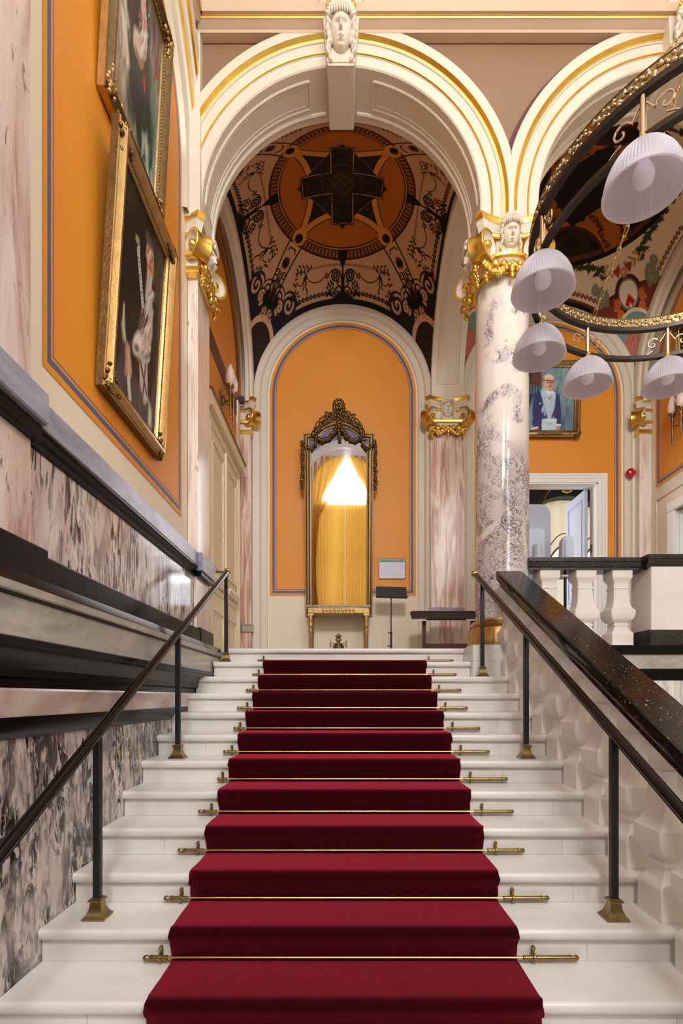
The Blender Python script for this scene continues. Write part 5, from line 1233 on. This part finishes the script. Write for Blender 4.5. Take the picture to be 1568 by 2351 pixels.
b.box(XR-.05, XR-.0005, RY1-.021, RY1+.13, ZL, 4.23, 0, .012); b.box(XR-.052, XR-.0005, RY0+.17, RY1+.132, 4.231, 4.37, 0, .012); b.box(XR-.05, XR-.0005, RY0+.17, RY0+.32, ZL, 4.23, 0, .012); b.box(XR-.02, XR+.19, RY1-.03, RY1-.0005, ZL, 4.228); b.build('door_frame', M['white'], D3, 30)
Mx = Matrix.Translation((XR+.03, RY1-.05, ZL)) @ Matrix.Rotation(-.35, 4, 'Z'); door_leaf(D3, 'door_leaf', .75, 2.12, Mx, M['white'], [(.1, .65, .12, .9), (.1, .65, 1.02, 2.0)])
b = MB(); b.lathe([(.01, 0), (.01, .05), (.02, .055), (.02, .075)], (XR-.05, RY1+.06, 3.2), ((-1,0,0),(0,1,0),(0,0,1)), 10); b.build('handle', M['agedbrass'], D3)

# ------------------------------------------------------------------ room seen through the open doorway
b = MB()
b.box(1.2, 7.4, 12.9, 13.1, 2, 8, 0); b.box(1.0, 1.2, YBW+.22, 13.1, 2, 8, 0); b.box(7.4, 7.6, YBW+.22, 13.1, 2, 8, 0)
struct(b, 'wall_back.001', M['cream2'], 0)
b = MB(); b.box(1.2, 7.4, YBW+.22, 12.9, 7.0, 7.1, 0); b.box(1.2, 7.4, 12.6, 12.9, 6.42, 7.0)
for xc in (5.12,):
    pts = [(xc+1.75*math.cos(PI*i/24), 4.9+2.1*math.sin(PI*i/24)) for i in range(25)]; pin = [(xc+1.12*math.cos(PI*i/24), 5.12+1.16*math.sin(PI*i/24)) for i in range(25)]
    b.add([(x, 12.6, z) for x, z in pts]+[(x, 12.6, z) for x, z in pin], [(j, j+1, 26+j, 25+j) for j in range(24)])
    b.add([(x, 12.6, z) for x, z in pin]+[(x, 12.9, z) for x, z in pin], [(j, j+1, 26+j, 25+j) for j in range(24)])
struct(b, 'ceiling.002', M['dark_room'], 0)
b = MB(); b.box(1.2, 7.4, YBW+.22, 12.9, ZL-.1, ZL); struct(b, 'floor.002', M['wood'], 0)
b = MB(); b.tube([(3.9+.0, 11.0, 4.9), (4.0, 11.3, 5.5), (4.3, 11.6, 6.0), (4.8, 12.0, 6.5), (5.4, 12.4, 6.8)], .035, 8); struct(b, 'trim_18', M['gold'])
W2 = thing('window_2', (5.12, 12.85, 3), None, None); W2['kind'] = 'structure'
b = MB(); pts = [(5.12+1.1*math.cos(PI*i/24), 5.12+1.1*math.sin(PI*i/24)) for i in range(25)] + [(4.02, 2.6), (6.22, 2.6)]
b.prism(pts, 12.86, 12.88, 'y'); b.build('pane', emit('far_bright_pane', (1,.98,.95,1), 1.1), W2, 0)
bl = thing('window_blind', (5.12, 12.7, 5.2), 'cream arched window blind with scalloped braid seen through the open doorway', 'blind')
b = MB(); xs = [4.02+2.2*i/60 for i in range(61)]
bot = [4.74+.42*abs(math.cos((x-5.12)*PI/.78*1.0))**.8 for x in xs]; top = [5.12+math.sqrt(max(1.1**2-(x-5.12)**2, .0004)) for x in xs]
b.add([(x, 12.74+.012*math.sin(x*26), z) for x, z in zip(xs, bot)]+[(x, 12.74+.012*math.sin(x*26), z) for x, z in zip(xs, top)], [(j, j+1, 62+j, 61+j) for j in range(60)]); b.build('cloth', M['blind'], bl, 60)
b = MB(); b.tube([(x, 12.73, z) for x, z in zip(xs, bot)], .022, 6); b.tube([(x, 12.73, z+.28) for x, z in zip(xs[2:-2:1], [max(z, 4.84) for z in bot[2:-2]])], .012, 6); b.build('braid', M['darkgilt'], bl)
sh = thing('sheer_curtain', (5.12, 12.68, ZL), 'bright gathered sheer curtain below the arched blind in the far room', 'curtain')
b = MB(); b.loft([[(4.02+2.2*i/160, 12.66+.02*math.sin(i*1.1), z) for i in range(161)] for z in (2.3, 4.35)], closed=False); b.build('cloth', cloth('sheer_curtain_cloth', rgb(250,240,228), .8), sh, 60)
b = MB(); b.lathe([(.012, 0), (.012, 2.3)], (3.97, 12.66, 4.36), 'x', 8); b.build('rod', M['brass'], sh)
em = thing('gilt_emblem', (5.08, 12.5, 6.2), 'small gilt oval shield mounted above the arched window beyond the doorway', 'ornament')
b = MB(); b.lathe([(.14, 0), (.15, .03), (.12, .05), (.10, .035), (.01, .06)], (5.08, 12.55, 6.50), ((0,-1,0),(.72,0,0),(0,0,1.15)), 20); b.blob((5.08, 12.5, 6.70), (.05, .04, .05)); b.blob((5.02, 12.5, 6.68), (.03, .03, .04)); b.blob((5.14, 12.5, 6.68), (.03, .03, .04)); b.tube([(4.97, 12.5, 6.36), (5.08, 12.5, 6.32), (5.19, 12.5, 6.36)], .03, 8); b.build('shield', M['gold'], em)

# ------------------------------------------------------------------ stair hall behind the camera: rear wall, curtained window, added fill window
b = MB(); WR = -4.0
def holed(x0, x1, z0, z1, holes):
    xs = x0
    for hx0, hx1, hz0, hz1 in holes:
        b.box(xs, hx0, WR-.3, WR, z0, z1); b.box(hx0, hx1, WR-.3, WR, z0, hz0); b.box(hx0, hx1, WR-.3, WR, hz1, z1); xs = hx1
    b.box(xs, x1, WR-.3, WR, z0, z1)
holed(-1.75, XR+.2, 0, 10.6, [(-1.2, 1.2, 3.2, 8.75), (2.0, 4.3, 3.2, 8.75)]); struct(b, 'wall_rear', plain('lavender_grey_paint', rgb(118,108,150), .6), 0)
b = MB(); sweep_arch(b, 0, [(1.2, WR, 0), (1.2, WR+.08, 0), (1.45, WR+.10, 0), (1.5, WR+.16, 0), (1.75, WR+.18, 0), (1.78, WR, 0)], 3.2, 7.6, PXZ); struct(b, 'trim_19', plain('grey_arch_paint', rgb(176,172,176), .5))
for i, (x0, x1) in enumerate(((-1.2, 1.2), (2.0, 4.3))):
    w = thing('window_1' if i == 0 else 'added_window_3', ((x0+x1)/2, WR-.2, 3.2), None, None); w['kind'] = 'structure'  # second window is added as a light source clear of the curtains
    b = MB(); b.box(x0, x1, WR-.26, WR-.24, 3.2, 8.75); b.build('pane', M['daylight'] if i == 0 else emit('added_window_glow', (.95,.97,1,1), 3.0), w, 0)
    b = MB(); b.box(x0, x1, WR-.24, WR-.18, 7.15, 7.24); b.box(x0, x1, WR-.24, WR-.18, 5.2, 5.26); b.build('glazing_bar', M['white'], w, 0)
w1 = bpy.data.objects['window_1']
b = MB(); b.prism([(-.86, 7.26), (.94, 7.26), (.05, 8.72), (.0, 8.72)], WR+.145, WR+.15, 'y'); b.build('upper_pane', emit('bright_upper_pane', (1, .99, .98, 1), 112.0), w1, 0)
cu = thing('curtain', (0, WR+.12, 3.2), 'golden yellow draped curtains over the tall stair window, seen in the mirror', 'curtain')
def drape(f0, f1, zs, amp, fr, name, n=70):
    b = MB(); R = []
    for z in zs:
        a, c = f0(z), f1(z); R.append([(a+(c-a)*i/n, WR+.10+amp*math.sin(i*fr+z*.3)+.02*math.sin(i*.9), z) for i in range(n+1)])
    b.loft(R, closed=False); b.build(name, M['curtain'], cu, 60)
drape(lambda z: -1.19, lambda z: -.014, [3.2, 4, 5, 6, 7.1], .022, .8, 'lower_panel'); drape(lambda z: -.01, lambda z: 1.2, [3.2, 4, 5, 6, 7.1], .022, .85, 'lower_panel')
zz = [8.8-2.2*i/24 for i in range(25)]
drape(lambda z: -1.25, lambda z: .02-1.0*((8.8-z)/2.2)**1.25, zz, .03, .55, 'swag'); drape(lambda z: .04+1.0*((8.8-z)/2.2)**1.1, lambda z: 1.3, zz, .03, .55, 'swag')
drape(lambda z: -1.25, lambda z: -.98-.12*math.sin((z-3.2)), [3.2, 4, 5, 6, 6.6], .03, .5, 'side_fall')
# ------------------------------------------------------------------ ring chandelier
CHX, CHY, CHR, ZR1, ZR2 = 2.15, 3.19, 1.0, 4.47, 4.22
ch = thing('chandelier', (CHX, CHY, 4.0), 'large brass ring chandelier with ribbed glass shades hanging by chains above the stair', 'chandelier')
def hoop(prof, mats, name, mf):
    b = MB(); N = 160
    b.loft([[(CHX+(CHR+p[0])*math.cos(2*PI*i/N), CHY+(CHR+p[0])*math.sin(2*PI*i/N), p[1]) for p in prof] for i in list(range(N))+[0]], mfun=None)
    k = len(prof); b.m = [mf(j % k) for j in range(len(b.f))]
    return b.build(name, mats, ch, 40)
pr = [(-.020, ZR1-.045), (.020, ZR1-.045), (.022, ZR1-.018), (.012, ZR1-.012), (.014, ZR1+.045), (.020, ZR1+.05), (-.016, ZR1+.05), (-.010, ZR1+.045), (-.010, ZR1-.012), (-.022, ZR1-.018)]
up = hoop(pr, [M['agedbrass'], M['dark_bronze']], 'upper_hoop', lambda j: 1 if j in (0, 1, 9) else 0)
hoop([(-.018, ZR2-.014), (.018, ZR2-.014), (.018, ZR2+.014), (-.018, ZR2+.014)], [M['dark_bronze']], 'lower_hoop', lambda j: 0)
b = MB(); r = random.Random(2)                            # cast leaf scrolls round the upper hoop
for i in range(240):
    a = 2*PI*i/240; c, s = math.cos(a), math.sin(a)
    for side in (1, -1):
        rr_ = CHR+(.014 if side > 0 else -.011); t = Vector((-s, c, 0)); o = Vector((c, s, 0)); R3 = Matrix((t, o, Vector((0,0,1)))).transposed()
        b.blob((CHX+rr_*c, CHY+rr_*s, ZR1+.014+.014*math.sin(i*2.1)), (.022, .012, .009), R3 @ Matrix.Rotation(.9*math.sin(i*1.3), 3, 'Y'), 0, 6)
        b.blob((CHX+rr_*c, CHY+rr_*s, ZR1+.036-.044*(i % 2)), (.012, .009, .010), R3 @ Matrix.Rotation(.8*math.cos(i*2.3), 3, 'Y'), 0, 6)
b.build('leaf_band', M['champagne'], up, 100)
def ribbed(b, c):
    N = 288; o_, i_ = [], []
    pf = [(.028, .205), (.05, .200), (.085, .180), (.115, .150), (.142, .110), (.160, .070), (.170, .030), (.1735, .008), (.178, .004), (.179, -.004), (.174, -.008)]
    inn = [(.168, -.004), (.166, .030), (.155, .070), (.137, .110), (.110, .148), (.080, .176), (.045, .195), (.026, .200)]
    def ring(rad, h, k): return [(c[0]+rad*(1+k*math.cos(72*2*PI*j/N))*math.cos(2*PI*j/N), c[1]+rad*(1+k*math.cos(72*2*PI*j/N))*math.sin(2*PI*j/N), c[2]+h) for j in range(N)]
    b.loft([ring(rd, h, .016 if h > .008 else 0) for rd, h in pf] + [ring(rd, h, .018 if h > 0 else 0) for rd, h in inn])
LA = [72.5, 108.0, 143.5, 181.0, 220.5, 257.0, 293.0, 329.0, 0.0, 36.0]
me_s = me_b = me_r = me_c = None
for i, ad in enumerate(LA):
    a = math.radians(ad); x, y = CHX+CHR*math.cos(a), CHY+CHR*math.sin(a); zr_ = 3.985
    if me_s is None:
        b = MB(); ribbed(b, (0, 0, 0)); me_s = b.mesh('lamp_shade', M['shade'], 50)
        b = MB(); b.lathe([(.010, .20), (.022, .19), (.026, .16), (.024, .145)], (0,0,0), 'z', 16); b.lathe([(.024, .15), (.030, .12), (.046, .085), (.050, .06), (.044, .035), (.028, .02), (.004, .013)], (0,0,0), 'z', 20); me_b = b.mesh('bulb', M['bulb'], 60)
        b = MB(); b.lathe([(.0155, .245), (.0155, .48)], (0,0,0), 'z', 14); b.lathe([(.009, .20), (.009, .26)], (0,0,0), 'z', 10); me_r = b.mesh('rod', M['champagne'], 40)
        b = MB(); b.lathe([(.044, .192), (.046, .205), (.036, .222), (.026, .226), (.024, .245), (.012, .25)], (0,0,0), 'z', 18); me_c = b.mesh('shade_holder', M['brass'], 40)
    off = (x-CHX, y-CHY, zr_-4.0)
    def put(me, nm, par, lo):
        o = bpy.data.objects.new(nm, me); COL.objects.link(o); o.parent = par; o.location = lo; return o
    s = put(me_s, 'lamp_shade', ch, off); put(me_b, 'bulb', s, (0,0,0)); put(me_c, 'shade_holder', s, (0,0,0)); rd = put(me_r, 'rod', ch, off)
    b = MB(); t = Vector((-math.sin(a), math.cos(a), 0))          # wrought scrolls either side of the rod
    for sg_ in (-1, 1):
        pts = []
        for k in range(22):
            q = k/21; sp = spiral(.10, .10, .05, 1.1, 2.9, -1, 22)[k]; pts.append((x+t.x*sg_*sp[0], y+t.y*sg_*sp[0], ZR2+.0+sp[1]))
        b.tube([(x+t.x*sg_*.012, y+t.y*sg_*.012, ZR2+.17)] + pts, .0055, 6)
        b.tube([(x+t.x*sg_*.10, y+t.y*sg_*.10, ZR2+.05), (x+t.x*sg_*.14, y+t.y*sg_*.14, ZR2+.03), (x+t.x*sg_*.16, y+t.y*sg_*.16, ZR2+.012)], .0045, 6)
    b.build('scroll', M['champagne'], ch, 50)
def chain(p0, p1, L=.075):
    P0, P1 = Vector(p0), Vector(p1); d = P1-P0; n = int(d.length/(L*.78)); t = d.normalized(); u = t.orthogonal().normalized(); w = t.cross(u); b = MB()
    for k in range(n):
        c = P0+d*((k+.5)/n); s1, s2 = (u, w) if k % 2 else (w, u)
        pts = [c + t*(L/2-.011)*sg_ + t*.011*sg_*math.sin(q) + s1*.011*math.cos(q) for sg_, qs in ((1, [PI*j/5 for j in range(6)]), (-1, [PI-PI*j/5 for j in range(6)])) for q in qs]
        b.tube(pts, .0036, 6, 0, closed=True)
    return b
for ad in (105, 186, 285, 5):
    a = math.radians(ad); b = chain((CHX+CHR*math.cos(a), CHY+CHR*math.sin(a), ZR1+.04), (CHX+.07*math.cos(a), CHY+.07*math.sin(a), 5.62)); b.build('chain', M['brass'], ch, 60)
b = MB(); b.lathe([(.02, 3.58), (.02, .1), (.10, .08), (.12, .04), (.10, 0), (.03, -.06), (.005, -.08)], (CHX, CHY, 5.62), 'z', 20); b.build('hub', M['agedbrass'], ch)
b = MB(); b.box(CHX-.12, CHX+.12, -4, YF+.1, 9.15, 9.35); b.box(-1.6, XR, CHY-.12, CHY+.12, 9.2, 9.35); struct(b, 'ceiling.003', M['cream2'], 0)

# ------------------------------------------------------------------ camera
cam = bpy.data.cameras.new('camera'); co = bpy.data.objects.new('camera', cam); COL.objects.link(co)
cam.sensor_fit = 'VERTICAL'; cam.sensor_height = 36.0; cam.sensor_width = 24.0
cam.lens = F_PX*36.0/2351.0
cam.shift_x = (784-CX)/2351.0; cam.shift_y = (CY-1175.5)/2351.0
co.location = (0, 0, EYE); co.rotation_euler = (PI/2, 0, 0); cam.clip_start = .05
SC.camera = co

# ------------------------------------------------------------------ light
w = bpy.data.worlds.new('sky'); SC.world = w; w.use_nodes = True
bg = w.node_tree.nodes['Background']; bg.inputs[0].default_value = (.95, .97, 1.0, 1); bg.inputs[1].default_value = WORLD = .31
def area(name, loc, rot, sx, sy, power, col=(1,1,1)):
    l = bpy.data.lights.new(name, 'AREA'); l.shape = 'RECTANGLE'; l.size = sx; l.size_y = sy; l.energy = power; l.color = col
    o = bpy.data.objects.new(name, l); COL.objects.link(o); o.location = loc; o.rotation_euler = rot; return o
area('added_window_fill', (3.15, -3.95, 6.0), (math.radians(80), 0, 0), 2.2, 5.2, 230, (1, 1, 1))  # added fill lamp in the extra window opening
area('skylight', (1.6, .8, 10.4), (0, 0, 0), 4.0, 6.5, 130, (1, 1, 1))
area('far_room_fill', (1.3, 10.9, 4.2), (0, math.radians(-90), 0), 3.0, 2.5, 170, (1, .98, .95))  # added fill lamp brightening the open door leaf; no window stands there
VS = SC.view_settings
SC.display_settings.display_device = 'sRGB'
VS.view_transform = 'Standard'; VS.look = 'None'; VS.gamma = 1.0; VS.use_curve_mapping = False; VS.exposure = -0.08
SC.cycles.use_denoising = True
SC.cycles.max_bounces = 10; SC.cycles.diffuse_bounces = 6; SC.cycles.glossy_bounces = 4; SC.cycles.transmission_bounces = 6; SC.cycles.transparent_max_bounces = 12
SC.cycles.sample_clamp_indirect = 6.0
